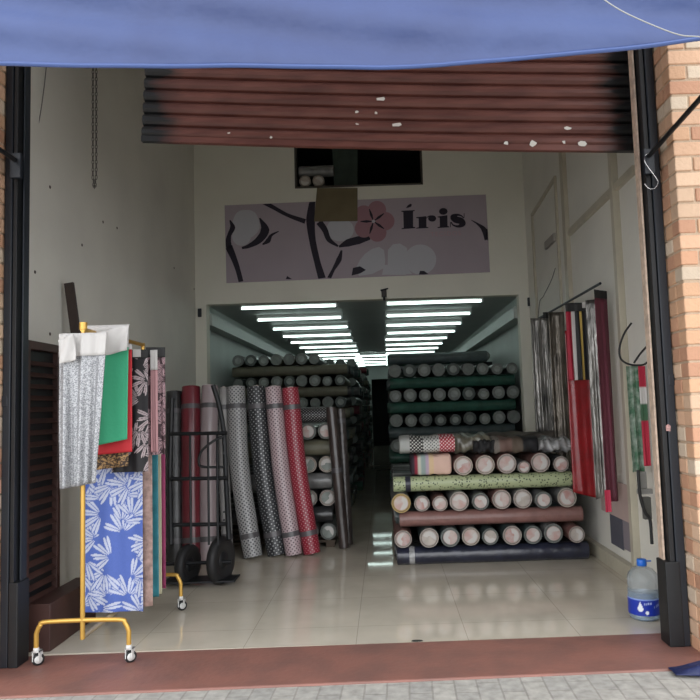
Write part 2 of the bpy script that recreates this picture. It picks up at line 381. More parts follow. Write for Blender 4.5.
# ------------------------------------------------------------------ roller shutter, hanging crooked
def roller_shutter():
    Y = 4.02
    bl, br = at(142, 142, Y), at(637, 152, Y)
    dirx = (br - bl); W = dirx.length; dirx.normalize(); upv = Vector((0, -1, 0)).cross(dirx) * -1
    upv = Vector((-dirx.z, 0, dirx.x)); 
    t = empty('roller_shutter', bl, label='rust-brown roller shutter half raised and hanging crooked under the blue awning', cat='shutter')
    m, N, L, B = nodes_of('rust_brown_slats')
    tc = N.new('ShaderNodeTexCoord'); nz = N.new('ShaderNodeTexNoise'); nz.inputs['Scale'].default_value = 7; nz.inputs['Detail'].default_value = 6
    mp = N.new('ShaderNodeMapping'); mp.inputs['Scale'].default_value = (0.5, 1, 3); L.new(tc.outputs['Object'], mp.inputs['Vector']); L.new(mp.outputs[0], nz.inputs['Vector'])
    sx = N.new('ShaderNodeSeparateXYZ'); L.new(tc.outputs['Object'], sx.inputs[0])
    # grease soaked into both ends
    a = N.new('ShaderNodeMath'); a.operation = 'SUBTRACT'; a.inputs[1].default_value = W / 2; L.new(sx.outputs['X'], a.inputs[0])
    b = N.new('ShaderNodeMath'); b.operation = 'ABSOLUTE'; L.new(a.outputs[0], b.inputs[0])
    c = N.new('ShaderNodeMath'); c.operation = 'MULTIPLY_ADD'; c.inputs[1].default_value = 0.42; L.new(nz.outputs['Fac'], c.inputs[0]); L.new(b.outputs[0], c.inputs[2])
    g = N.new('ShaderNodeMapRange'); g.inputs['From Min'].default_value = W / 2 - 0.02; g.inputs['From Max'].default_value = W / 2 + 0.12
    L.new(c.outputs[0], g.inputs['Value'])
    cr = N.new('ShaderNodeValToRGB'); cr.color_ramp.elements[0].color = (0.105, 0.034, 0.026, 1); cr.color_ramp.elements[1].color = (0.175, 0.062, 0.046, 1)
    cr.color_ramp.elements[0].position = 0.35; cr.color_ramp.elements[1].position = 0.65; L.new(nz.outputs['Fac'], cr.inputs['Fac'])
    mi = N.new('ShaderNodeMix'); mi.data_type = 'RGBA'; mi.inputs['B'].default_value = (0.008, 0.008, 0.009, 1)
    L.new(g.outputs[0], mi.inputs['Factor']); L.new(cr.outputs['Color'], mi.inputs['A']); L.new(mi.outputs['Result'], B.inputs['Base Color'])
    B.inputs['Roughness'].default_value = 0.5
    P = 0.0745; prof = []
    nsl = 15
    for i in range(nsl):
        z = 0.03 + i * P
        for (dz, dy) in ((0, 0.012), (0.006, -0.004), (0.022, -0.016), (0.042, -0.017), (0.058, -0.006), (0.066, 0.010)):
            prof.append((z + dz, dy))
    def P3(x, z, y): return dirx * x + upv * z + Vector((0, y, 0))
    nx = 24; vs = []
    for (z, y) in prof:
        for i in range(nx + 1):
            x = W * i / nx; sag = -0.018 * math.sin(PI * i / nx) * 0.6
            vs.append(P3(x, z + sag, y))
    fs = []
    for j in range(len(prof) - 1):
        for i in range(nx):
            fs.append((j * (nx + 1) + i, j * (nx + 1) + i + 1, (j + 1) * (nx + 1) + i + 1, (j + 1) * (nx + 1) + i))
    MB().add(vs, fs, smooth=False).build('slat_curtain', m, t, solid=0.003)
    mb = MB()
    for i in range(nx):
        x0, x1 = W * i / nx, W * (i + 1) / nx
        s0, s1 = -0.011 * math.sin(PI * i / nx), -0.011 * math.sin(PI * (i + 1) / nx)
        q = [P3(x0, s0 - 0.0, -0.018), P3(x1, s1 - 0.0, -0.018), P3(x1, s1, 0.018), P3(x0, s0, 0.018), P3(x0, s0 + 0.034, -0.018), P3(x1, s1 + 0.034, -0.018), P3(x1, s1 + 0.034, 0.018), P3(x0, s0 + 0.034, 0.018)]
        mb.add(q, [(0, 3, 2, 1), (4, 5, 6, 7), (0, 1, 5, 4), (2, 3, 7, 6), (1, 2, 6, 5), (3, 0, 4, 7)])
    mb.build('bottom_bar', m, t)
    # scraps of torn paper stuck on
    sc = mat('torn_white_paper', (0.72, 0.68, 0.62), 0.8)
    inv = Vector(bl)
    for (px, py, w, h) in ((381, 99, 9, 5), (397, 125, 9, 5), (357, 112, 4, 4), (376, 113, 4, 3), (357, 124, 4, 2), (568, 128, 9, 4), (506, 143, 6, 5), (533, 143, 7, 7), (564, 142, 4, 4), (582, 144, 9, 6), (229, 133, 3, 2), (271, 137, 3, 3)):
        c = at(px, py, Y - 0.0215) - inv; w *= 0.0027; h *= 0.0055 * 0.5
        pts = []
        for k in range(7):
            aa = 2 * PI * k / 7; rr = random.uniform(0.55, 1.3)
            pts.append(c + Vector((math.cos(aa) * w * rr, 0, math.sin(aa) * h * rr)))
        MB().add(pts, [tuple(range(7))]).build('paper_scrap', sc, t, solid=0.001)
    # drum up behind the lintel
    z1 = nsl * P + 0.03
    drum = MB(); c0, c1 = P3(-0.05, z1 + 0.14, 0.13), P3(W, z1 + 0.14, 0.13)
    drum.sweep([c0, c1], 0.13, 20); drum.build('drum', m, t)
roller_shutter()

# ------------------------------------------------------------------ awning
def awning():
    tarp = mat('blue_tarpaulin', (0.030, 0.055, 0.165), 0.5, var=0.3, vscale=2.2, bump=0.9, bscale=4, col2=(0.021, 0.038, 0.125), coat=0.05)
    yv = 2.2
    hem = [(-300, 64), (-100, 64), (0, 65), (100, 67), (200, 68), (300, 67.5), (380, 67), (440, 64.5), (500, 60), (560, 55), (610, 50), (660, 45), (700, 40), (800, 30), (960, 20)]
    HP = [at(a, b, yv) for a, b in hem]
    def hz(x):
        for p, q in zip(HP, HP[1:]):
            if p.x <= x <= q.x: return p.z + (q.z - p.z) * (x - p.x) / (q.x - p.x)
        return HP[0].z if x < HP[0].x else HP[-1].z
    x0, x1 = -2.1, 1.62; nx, nz = 150, 22; zt = 2.72
    t = empty('awning', (0, yv, 2.4), label='blue tarpaulin awning valance across the top of the shop front', cat='awning')
    vs = []
    for i in range(nx + 1):
        x = x0 + (x1 - x0) * i / nx; zb = hz(x)
        for j in range(nz + 1):
            v = j / nz; z = zb + (zt - zb) * v
            a = (1 - v)
            y = a * (0.008 * math.sin(3.1 * x + 0.6) + 0.004 * math.sin(7.3 * x + 1.4 + 1.5 * v) + 0.0015 * math.sin(17 * x + 4 * v)) + 0.014 * math.sin(5 * x + 9 * v) * v * (1 - v) * 4 + (0.004 * math.sin(23 * (x * 0.6 + v * 0.25)) + 0.010 * math.sin(6 * x + 3 * v)) * v
            vs.append((x, y, z - 2.4))
    fs = [(i * (nz + 1) + j, (i + 1) * (nz + 1) + j, (i + 1) * (nz + 1) + j + 1, i * (nz + 1) + j + 1) for i in range(nx) for j in range(nz)]
    val = MB().add(vs, fs, smooth=True).build('valance', tarp, t, solid=0.003)
    # stitched hem roll
    MB().sweep([(Vector(vs[i * (nz + 1)]) + Vector((0, 0, 0.002))) for i in range(nx + 1)], 0.0075, 8, flat=(1, 1)).build('hem', mat('blue_tarpaulin_hem', (0.055, 0.092, 0.24), 0.4), val)
    # sloping cover
    cv = MB(); vs = []; NX, NY = 40, 16
    for i in range(NX + 1):
        for j in range(NY + 1):
            x = x0 + (x1 - x0) * i / NX; v = j / NY
            vs.append((x, v * (3.40 - yv), (2.725 + v * 1.05 - 0.04 * math.sin(PI * v) - 0.02 * math.sin(PI * v) * math.cos(6 * x)) - 2.4))
    fs = [(i * (NY + 1) + j, (i + 1) * (NY + 1) + j, (i + 1) * (NY + 1) + j + 1, i * (NY + 1) + j + 1) for i in range(NX) for j in range(NY)]
    cv.add(vs, fs, smooth=True).build('cover', tarp, t, solid=0.003)
    MB().sweep([(x0, 0.045, 0.285), (x1, 0.045, 0.285)], 0.017, 12).build('front_bar', black_m, t)
    ra, rb = at(648, 157, 3.74), Vector((1.46, 2.245, 2.68))
    for a, b in ((ra, rb), (at(17, 161, 3.73), Vector((-1.95, 2.245, 2.68)))):
        o = Vector((0, yv, 2.4))
        arm = MB().sweep([a - o, b - o], 0.013, 12).build('arm', black_m, t)
        MB().box(a.x - .03 - o.x, a.x + .03 - o.x, a.y - .02 - o.y, a.y + .008 - o.y, a.z - .10 - o.z, a.z + .04 - o.z).build('bracket', blackm2, arm, bevel=0.004)
awning()
# pale cord over the awning
pts = smooth_path([at(596, -6, 2.13), at(620, 10, 2.12), (at(650, 24, 2.12)), at(680, 35, 2.12), at(710, 39, 2.12), at(760, 60, 2.14)], 6)
tag(MB().sweep(pts, 0.0019, 6).build('cord', mat('pale_cord', (0.36, 0.36, 0.34), 0.7)), 'thin pale cord crossing the right end of the blue awning', 'cord')
# S-shaped steel wire on right post
Yw = 3.72
pts = smooth_path([at(657, 148, Yw), at(652, 152, Yw), at(646, 155, Yw - .01), at(644.5, 160, Yw - .01), at(648, 167, Yw - .01), at(654, 175, Yw - .01), at(658, 182, Yw - .01), at(655, 188, Yw - .01), at(649, 188.5, Yw), at(644.5, 184, Yw)], 6)
tag(MB().sweep(pts, 0.0022, 6).build('wire_hook', chrome_m), 'bent silvery wire hook hanging on the right black post', 'hook')
# hoist chain and thin cable by left wall
def hoist_chain():
    Y = 4.9
    top, bot = at(94.5, 30, Y), at(94.5, 189, Y)
    t = empty('hoist_chain', (bot.x, Y, bot.z), label='long grey chain loop hanging down beside the left wall', cat='chain')
    zt = 5.15 - bot.z
    m = MB(); P = []
    for s in (-1, 1):
        n = int(zt / 0.028)
        for k in range(n):
            z = 0.03 + k * 0.028; c = Vector((s * (0.012 if z > .06 else .006), 0, z)); h = (k % 2) * PI / 2
            ring = [c + Vector((math.cos(a) * 0.007 * math.cos(h), math.cos(a) * 0.007 * math.sin(h), math.sin(a) * 0.018)) for a in [2 * PI * q / 8 for q in range(8)]]
            m.sweep(ring, 0.0028, 5, closed=True)
    m.sweep([(-.006, 0, .03), (0, 0, 0.0), (.006, 0, .03)], .003, 6)
    m.build('chain_loop', mat('dull_chain_steel', (0.16, 0.15, 0.14), 0.45, metal=0.6), t)
hoist_chain()
pts = smooth_path([at(48, 30, 4.5), at(46, 70, 4.5), at(41, 110, 4.45), at(35, 140, 4.42), at(30, 160, 4.38)], 6)
tag(MB().sweep(pts, 0.003, 6).build('cable', mat('grey_cable', (0.2, 0.19, 0.18), 0.6)), 'thin dark cable slanting beside the top of the left post', 'cable')

# old nail heads left in the plaster of the left wall
nail = None
for px, py in ((50, 187), (103, 222), (117, 228), (82, 245), (174, 268), (35, 272), (194, 289), (50, 334)):
    d = RT * ((px - PX) / F) - UP * ((py - PY) / F) + f0; p = CAM + d * ((XL + .001) / d.x)
    o = MB().lathe([(0, .004), (.009, .003), (.012, 0)], 10, M=Matrix.Rotation(PI / 2, 4, 'Y')).build('nail', mat('rusty_nail', (.08, .06, .05), .6)); o.location = p
    tag(o, 'small dark nail head in the plaster of the left wall', 'nail', 'nail heads in the left wall')

# ------------------------------------------------------------------ sign
def sign():
    Y = YB - 0.012
    c = [at(224, 205.5, Y), at(487, 194, Y), at(490, 272, Y), at(226.5, 283, Y)]
    # orthonormal frame of the panel
    o = c[3]; ux = (c[2] - c[3]); W = ux.length; ux.normalize(); uz = Vector((-ux.z, 0, ux.x)); H = (c[0] - c[3]).dot(uz)
    t = empty('shop_sign', o, label='mauve shop sign with cotton branches and the word Íris on the back wall', cat='sign')
    panel = mat('mauve_print', (0.42, 0.36, 0.40), 0.7, var=0.06, vscale=2)
    dark = mat('sign_dark_ink', (0.018, 0.013, 0.026), 0.7); whitec = mat('sign_cotton_white', (0.50, 0.50, 0.535), 0.8)
    pink = mat('sign_pink', (0.35, 0.19, 0.22), 0.8); pink2 = mat('sign_pale_pink', (0.52, 0.31, 0.34), 0.8)
    # pixel inside the panel -> local coordinates
    def L2(px, py):
        p = at(px, py, Y) - o; return p.dot(ux), p.dot(uz)
    def W3(x, z, d): return ux * x + uz * z + Vector((0, -d, 0))
    MB().box(0, W, -0.004, 0.012, 0, H, M=Matrix(((ux.x, 0, uz.x, 0), (0, 1, 0, 0), (ux.z, 0, uz.z, 0), (0, 0, 0, 1)))).build('panel', panel, t)
    def poly(pts, d, m, name, par=t):
        loc = []
        for p in pts:
            x, z = L2(*p); loc.append((min(max(x, 0.003), W - 0.003), min(max(z, 0.003), H - 0.003)))
        n = len(loc)
        vs = [W3(x, z, d) for x, z in loc] + [W3(x, z, 0.003) for x, z in loc]
        fs = [tuple(range(n))] + [(i, (i + 1) % n, n + (i + 1) % n, n + i) for i in range(n)]
        return MB().add(vs, fs).build(name, m, par)
    def blob(cx, cy, rx, ry, d, m, name, rot=0, n=28, par=t, wob=0.0):
        pts = []
        for k in range(n):
            a = 2 * PI * k / n; x, y = rx * math.cos(a), ry * math.sin(a)
            w = 1 + wob * math.sin(5 * a)
            pts.append((cx + (x * math.cos(rot) - y * math.sin(rot)) * w, cy + (x * math.sin(rot) + y * math.cos(rot)) * w))
        return poly(pts, d, m, name, par)
    def stroke(path, widths, d, m, name):
        P = [Vector((a, b, 0)) for a, b in path]; P = smooth_path(P, 6); n = len(P)
        ws = np.interp(np.linspace(0, 1, n), np.linspace(0, 1, len(widths)), widths)
        L, R = [], []
        for i in range(n):
            tt = (P[min(i + 1, n - 1)] - P[max(i - 1, 0)]).normalized(); nn = Vector((-tt.y, tt.x, 0)) * ws[i] / 2
            L.append((P[i] + nn)[:2]); R.append((P[i] - nn)[:2])
        vs = []
        for q in L + R:
            x, z = L2(*q); x = min(max(x, 0.003), W - 0.003); z = min(max(z, 0.003), H - 0.003); vs.append(W3(x, z, d))
        fs = [(i, i + 1, n + i + 1, n + i) for i in range(n - 1)]
        MB().add(vs, fs).build(name, m, t, solid=0.0008)
    S = 155 / 700.0                 # crop scale of the left half: px = 215 + u*S , py = 180 + v*S
    A = lambda u, v: (215 + u * S, 180 + v * S)
    D1, D2, D3, D4 = 0.0055, 0.0065, 0.0075, 0.0085
    # cotton bolls left part
    blob(*A(140, 200), 62 * S, 66 * S, D1, whitec, 'cotton_boll', wob=0.03)
    blob(*A(120, 255), 42 * S, 42 * S, D1 + .0002, whitec, 'cotton_boll')
    blob(*A(565, 225), 62 * S, 52 * S, D1, whitec, 'cotton_boll')
    stroke([A(68, 182), A(80, 215), A(65, 250), A(60, 290), A(70, 310)], [5 * S, 24 * S, 18 * S, 30 * S, 20 * S], D2, dark, 'branch')
    stroke([A(62, 300), A(88, 360), A(105, 410), A(118, 460)], [34 * S, 26 * S, 22 * S, 22 * S], D2, dark, 'branch')
    stroke([A(202, 172), A(226, 225), A(200, 270), A(155, 298), A(122, 308)], [5 * S, 40 * S, 32 * S, 18 * S, 10 * S], D2, dark, 'branch')
    stroke([A(288, 232), A(255, 250), A(240, 275), A(215, 292)], [4 * S, 12 * S, 22 * S, 6 * S], D2, dark, 'branch')
    stroke([A(220, 100), A(265, 125), A(330, 160), A(408, 188)], [22 * S, 18 * S, 16 * S, 22 * S], D2, dark, 'branch')
    stroke([A(440, 95), A(432, 180), A(440, 270), A(462, 370), A(484, 446)], [26 * S, 40 * S, 30 * S, 28 * S, 34 * S], D2, dark, 'branch')
    stroke([A(470, 190), A(496, 225), A(515, 270), A(556, 300)], [30 * S, 26 * S, 22 * S, 8 * S], D2, dark, 'branch')
    stroke([A(560, 302), A(600, 285), A(650, 272), A(700, 262)], [8 * S, 34 * S, 36 * S, 16 * S], D2, dark, 'branch')
    stroke([A(572, 318), A(560, 360), A(535, 405), A(515, 445)], [8 * S, 24 * S, 14 * S, 18 * S], D2, dark, 'branch')
    poly([A(326, 434), A(348, 448), A(320, 448)], D2, dark, 'branch')
    # lower white boll group and right part : px = 360 + u/5 , py = 180 + v/5
    B_ = lambda u, v: (360 + u / 5, 180 + v / 5)
    poly([B_(0, 400), B_(25, 370), B_(60, 345), B_(95, 335), B_(120, 350), B_(126, 400), B_(122, 440), B_(60, 470), B_(-5, 480), B_(-20, 440)], D1 + .0003, whitec, 'cotton_boll')
    poly([B_(138, 430), B_(140, 350), B_(165, 322), B_(200, 318), B_(235, 340), B_(238, 400), B_(230, 475), B_(150, 475)], D1, whitec, 'cotton_boll')
    blob(*B_(302, 398), 15.8, 15, D2, whitec, 'cotton_boll')
    poly([B_(120, 425), B_(225, 425), B_(260, 470), B_(110, 475)], D1 + .0006, whitec, 'cotton_boll')
    poly([B_(-35, 440), B_(0, 432), B_(30, 450), B_(0, 468), B_(-42, 478)], D2, dark, 'branch')
    poly([B_(300, 455), B_(320, 455), B_(342, 470), B_(322, 475), B_(294, 473)], D3, dark, 'branch')
    # five-petal flower, centre px (373.5,222)
    cx, cy = 373.5, 221.5
    for k in range(5):
        a = -PI / 2 + 0.30 + 2 * PI * k / 5
        blob(cx + 11.8 * math.cos(a), cy + 11.8 * math.sin(a), 9.2, 9.2, D3 + .0001 * k, pink, 'petal')
        blob(cx + 8.5 * math.cos(a + .18), cy + 8.5 * math.sin(a + .18), 7, 4.5, D3 + .0002 + .0001 * k, pink, 'petal', rot=a)
    for k in range(5):
        a = -PI / 2 + 0.30 + PI / 5 + 2 * PI * k / 5
        stroke([(cx + 1.5 * math.cos(a), cy + 1.5 * math.sin(a)), (cx + 7 * math.cos(a), cy + 7 * math.sin(a)), (cx + 13 * math.cos(a), cy + 13 * math.sin(a))], [0.8, 2.6, 0.8], D4, dark, 'stamen')
    blob(cx, cy, 1.6, 1.6, D4, whitec, 'flower_centre')
    # leaf bud at the right edge
    stroke([B_(555, 200), B_(590, 222), B_(620, 250), B_(634, 300)], [2 / 5, 10 / 5, 26 / 5, 22 / 5], D2, dark, 'branch')
    stroke([B_(636, 245), B_(634, 275), B_(642, 305)], [6 / 5, 12 / 5, 4 / 5], D2, dark, 'branch')
    # fat-faced serif letters, crop C: px = 395 + u*80/700
    K = 80 / 700.0
    Cc = lambda u, v: (395 + u * K, 200 + v * K)
    poly([Cc(95, 72), Cc(112, 48), Cc(135, 34), Cc(148, 42), Cc(142, 58), Cc(118, 68)], D4, dark, 'letter')          # acute
    poly([Cc(55, 96), Cc(172, 90), Cc(172, 97), Cc(158, 101), Cc(158, 236), Cc(178, 240), Cc(178, 247), Cc(58, 256), Cc(58, 249), Cc(76, 244), Cc(72, 106), Cc(55, 103)], D4, dark, 'letter')
    poly([Cc(186, 152), Cc(274, 143), Cc(275, 236), Cc(292, 240), Cc(292, 246), Cc(186, 251), Cc(186, 245), Cc(208, 240), Cc(207, 162), Cc(186, 159)], D4, dark, 'letter')
    stroke([Cc(268, 170), Cc(285, 150), Cc(305, 142), Cc(325, 142)], [2 * K, 8 * K, 10 * K, 10 * K], D4 + .0002, dark, 'letter')
    blob(*Cc(325, 163), 35 * K, 27 * K, D4 + .0003, dark, 'letter')
    blob(*Cc(422, 101), 37 * K, 29 * K, D4, dark, 'letter')
    poly([Cc(372, 146), Cc(458, 134), Cc(459, 230), Cc(474, 233), Cc(474, 240), Cc(372, 246), Cc(372, 239), Cc(392, 235), Cc(391, 156), Cc(372, 152)], D4, dark, 'letter')
    stroke([Cc(604, 118), Cc(602, 158), Cc(580, 140), Cc(545, 132), Cc(508, 150), Cc(530, 172), Cc(575, 185), Cc(592, 210), Cc(555, 232), Cc(510, 222), Cc(488, 196), Cc(484, 240)],
           [6 * K, 6 * K, 12 * K, 20 * K, 50 * K, 58 * K, 58 * K, 50 * K, 22 * K, 12 * K, 8 * K, 5 * K], D4, dark, 'letter')
    # faint spaced capitals below
    fc = bpy.data.curves.new('faint_lettering', 'FONT'); fc.body = 'TECIDOS'; fc.size = 0.075; fc.space_character = 1.25; fc.extrude = 0.0004
    tmp = bpy.data.objects.new('faint_lettering', fc); COL.objects.link(tmp)
    dg = bpy.context.evaluated_depsgraph_get(); me = bpy.data.meshes.new_from_object(tmp.evaluated_get(dg)); bpy.data.objects.remove(tmp)
    me.materials.clear(); me.materials.append(mat('sign_faint_pink', (0.50, 0.32, 0.34), 0.8))
    fo = bpy.data.objects.new('faint_lettering', me); COL.objects.link(fo); fo.parent = t
    x, z = L2(430.5, 236.5); fo.location = W3(x, z, 0.0055); fo.rotation_euler = (PI / 2, -math.atan2(ux.z, ux.x), 0)
sign()

# board in front of the high window, and what can be seen inside it
def hanging_board():
    Y = YB - 0.03
    c = [at(317, 188, Y), at(357.5, 188, Y), at(357.5, 221, Y), at(314, 221.5, Y)]
    zb = (c[2].z + c[3].z) / 2; zt = at(340, 188, Y).z
    t = empty('cardboard_sheet', (c[0].x, Y, zb), label='brown cardboard sheet hanging from the high window over the sign', cat='cardboard')
    vs = [p - t.location for p in (c[3], c[2], c[1], c[0])]
    m = MB(); m.add(vs + [v + Vector((0, 0.005, 0)) for v in vs], [(0, 1, 2, 3), (7, 6, 5, 4), (0, 4, 5, 1), (1, 5, 6, 2), (2, 6, 7, 3), (3, 7, 4, 0)])
    m.build('sheet', mat('brown_cardboard', (0.17, 0.135, 0.075), 0.8, var=0.15, vscale=5), t)
    g = [at(334, 188, YB + .2), at(357.5, 188, YB + .2), at(357.5, 145, YB + .2), at(332, 145, YB + .2)]
    tt = empty('green_panel', (g[0].x, YB + .2, g[0].z), label='dark green panel standing inside the high window above the cardboard', cat='panel')
    vs = [p - tt.location for p in g]
    MB().add(vs + [v + Vector((0, 0.02, 0)) for v in vs], [(0, 1, 2, 3), (7, 6, 5, 4), (0, 4, 5, 1), (1, 5, 6, 2), (2, 6, 7, 3), (3, 7, 4, 0)]).build('board', mat('dark_green_board', (0.035, 0.055, 0.042), 0.7, var=0.3, vscale=8), tt)
hanging_board()
lp = at(364, 168.5, 10.3)
t = empty('ceiling_spot', lp, label='small round lamp glowing inside the high window', cat='lamp')
MB().lathe([(0.0, 0.0), (0.075, 0.0), (0.085, 0.01), (0.085, 0.4)], 20).build('housing', mz, t)
MB().lathe([(0.0, -0.004), (0.068, -0.004), (0.068, 0.0)], 20).build('diffuser', mat_emit('dim_lamp', (0.75, 0.9, 0.85), 0.8), t)

# lock hardware on the beam
p = at(384, 293, YB - 0.02)
t = empty('door_bolt', (p.x, YB - 0.001, p.z), label='small dark bolt fixed to the middle of the beam', cat='bolt')
boxes((-.03, .03, -.02, 0, -.05, .04)).build('plate', mat('dark_bronze', (0.06, 0.05, 0.045), 0.5), t, bevel=.004)
MB().sweep([(-.04, -.03, .03), (.05, -.03, .05)], .009, 8).build('rod', blackm2, t)
MB().sweep([(0, -.03, -.04), (0, -.03, -.09)], .014, 8).build('keeper', blackm2, t)
for px in (200, 529):
    p = at(px, 313 if px < 300 else 302, YB - 0.005)
    t = boxes((-.02, .02, -.03, 0, -.05, .05)).build('switch_box', blackm2, bevel=.004); t.location = p
    tag(t, 'small black box on the ' + ('left' if px < 300 else 'right') + ' jamb just under the beam', 'box')

# ------------------------------------------------------------------ ceiling tubes
tube_m = mat_emit('cool_fluorescent', (0.80, 1.0, 0.94), 3.0)
house_m = mat('white_batten', (0.6, 0.62, 0.6), 0.5)
ordn = ['first', 'second', 'third', 'fourth', 'fifth', 'sixth', 'seventh', 'eighth', 'ninth', 'tenth', 'eleventh', 'twelfth']
proto = None
for k in range(12):
    for s, xc in (('left', -1.16), ('right', 0.665)):
        Y = 8.68 + 1.19 * k
        label = f'{ordn[k]} fluorescent tube from the shop front in the {s} row on the store ceiling'
        if proto is None:
            proto = empty('fluorescent_light', (xc, Y, 2.56), label=label, cat='ceiling light', group='fluorescent tubes on the store ceiling')
            boxes((-0.61, 0.61, -0.022, 0.022, 0.035, 0.08)).build('housing', house_m, proto, bevel=.004)
            MB().sweep([(-0.59, 0, 0.012), (0.59, 0, 0.012)], 0.0165, 12).build('tube', tube_m, proto)
            for sx in (-1, 1): boxes((sx * 0.60 - .012, sx * .60 + .012, -.018, .018, -.006, .036)).build('end_cap', house_m, proto)
        else:
            o = proto.copy(); COL.objects.link(o); o.location = (xc + random.uniform(-.02, .02), Y, 2.56); o['label'] = label
            for ch in proto.children:
                c = ch.copy(); COL.objects.link(c); c.parent = o
for k, Y in enumerate((17.6, 18.9, 20.2, 21.4)):
    o = proto.copy(); COL.objects.link(o); o.location = (-0.10 - .08 * (k % 2), Y, 2.56); o['label'] = f'{ordn[k]} of the far fluorescent tubes bridging the two rows'
    for ch in proto.children:
        c = ch.copy(); COL.objects.link(c); c.parent = o
# conduit between rows
structure(boxes((-0.5, 0.02, 8.66, 8.70, 2.61, 2.64)).build('trim_3', house_m))

# ------------------------------------------------------------------ fabric rolls
wraps = {
 'navy': mat('navy_cloth_in_film', (0.022, 0.025, 0.045), 0.3, var=0.5, vscale=10, bump=0.5, bscale=14, coat=0.5, stretch=(1, 1, 1)),
 'brown': mat('dusty_rose_brown_cloth', (0.23, 0.115, 0.10), 0.5, var=0.25, vscale=8, bump=0.9, bscale=9, coat=0.3),
 'green': mat('dark_green_cloth_in_film', (0.03, 0.10, 0.072), 0.3, var=0.5, vscale=8, bump=0.6, bscale=14, coat=0.6),
 'teal': mat('grey_teal_cloth', (0.06, 0.085, 0.085), 0.4, var=0.4, vscale=9, bump=0.5, bscale=14, coat=0.4),
 'dark': mat('charcoal_cloth_in_film', (0.035, 0.035, 0.036), 0.35, var=0.4, vscale=9, bump=0.5, bscale=14, coat=0.4),
 'olive': mat('khaki_cloth', (0.13, 0.125, 0.085), 0.5, var=0.3, vscale=9, bump=0.4, bscale=14),
 'grey': mat('grey_cloth_in_film', (0.20, 0.20, 0.195), 0.35, var=0.4, vscale=9, bump=0.5, bscale=14, coat=0.4),
 'wine': mat('wine_cloth', (0.14, 0.03, 0.04), 0.4, var=0.4, vscale=9, bump=0.4, bscale=14, coat=0.3),
}
sprig = None
def sprig_material():
    m, N, L, B = nodes_of('pale_green_cloth_with_dark_sprigs')
    uv = N.new('ShaderNodeUVMap'); v = N.new('ShaderNodeTexVoronoi'); v.inputs['Scale'].default_value = 48; L.new(uv.outputs[0], v.inputs['Vector'])
    lt = N.new('ShaderNodeMath'); lt.operation = 'LESS_THAN'; lt.inputs[1].default_value = 0.33; L.new(v.outputs['Distance'], lt.inputs[0])
    mi = N.new('ShaderNodeMix'); mi.data_type = 'RGBA'; mi.inputs['A'].default_value = (0.37, 0.42, 0.24, 1); mi.inputs['B'].default_value = (0.09, 0.11, 0.06, 1)
    L.new(lt.outputs[0], mi.inputs['Factor']); L.new(mi.outputs['Result'], B.inputs['Base Color']); B.inputs['Roughness'].default_value = 0.5; B.inputs['Coat Weight'].default_value = 0.3
    return m
wraps['sprig'] = sprig_material()
edge_m = {'pale': mat('cut_cloth_edge_pale', (0.390, 0.335, 0.296), 0.8, var=0.2, vscale=60),
          'cream': mat('cut_cloth_edge_cream', (0.452, 0.390, 0.328), 0.8, var=0.2, vscale=60),
          'grey': mat('cut_cloth_edge_grey', (0.17, 0.185, 0.17), 0.8, var=0.3, vscale=60),
          'yellow': mat('cut_cloth_edge_yellow', (0.429, 0.296, 0.109), 0.8),
          'darkgrey': mat('cut_cloth_edge_dark', (0.08, 0.095, 0.088), 0.8, var=0.3, vscale=60)}
label_m = [mat('pink_white_label_a', (0.429, 0.234, 0.211), 0.6, var=0.5, vscale=16, col2=(0.484, 0.445, 0.421)),
           mat('pink_white_label_b', (0.468, 0.312, 0.281), 0.6, var=0.5, vscale=14, col2=(0.515, 0.484, 0.452)),
           mat('cream_card_end', (0.484, 0.429, 0.382), 0.65, var=0.3, vscale=14),
           mat('grey_card_end', (0.26, 0.29, 0.265), 0.65, var=0.3, vscale=14),
           mat('dull_card_end', (0.17, 0.195, 0.175), 0.65, var=0.3, vscale=14)]
film_m = mat('dark_film_ring', (0.07, 0.065, 0.065), 0.4)

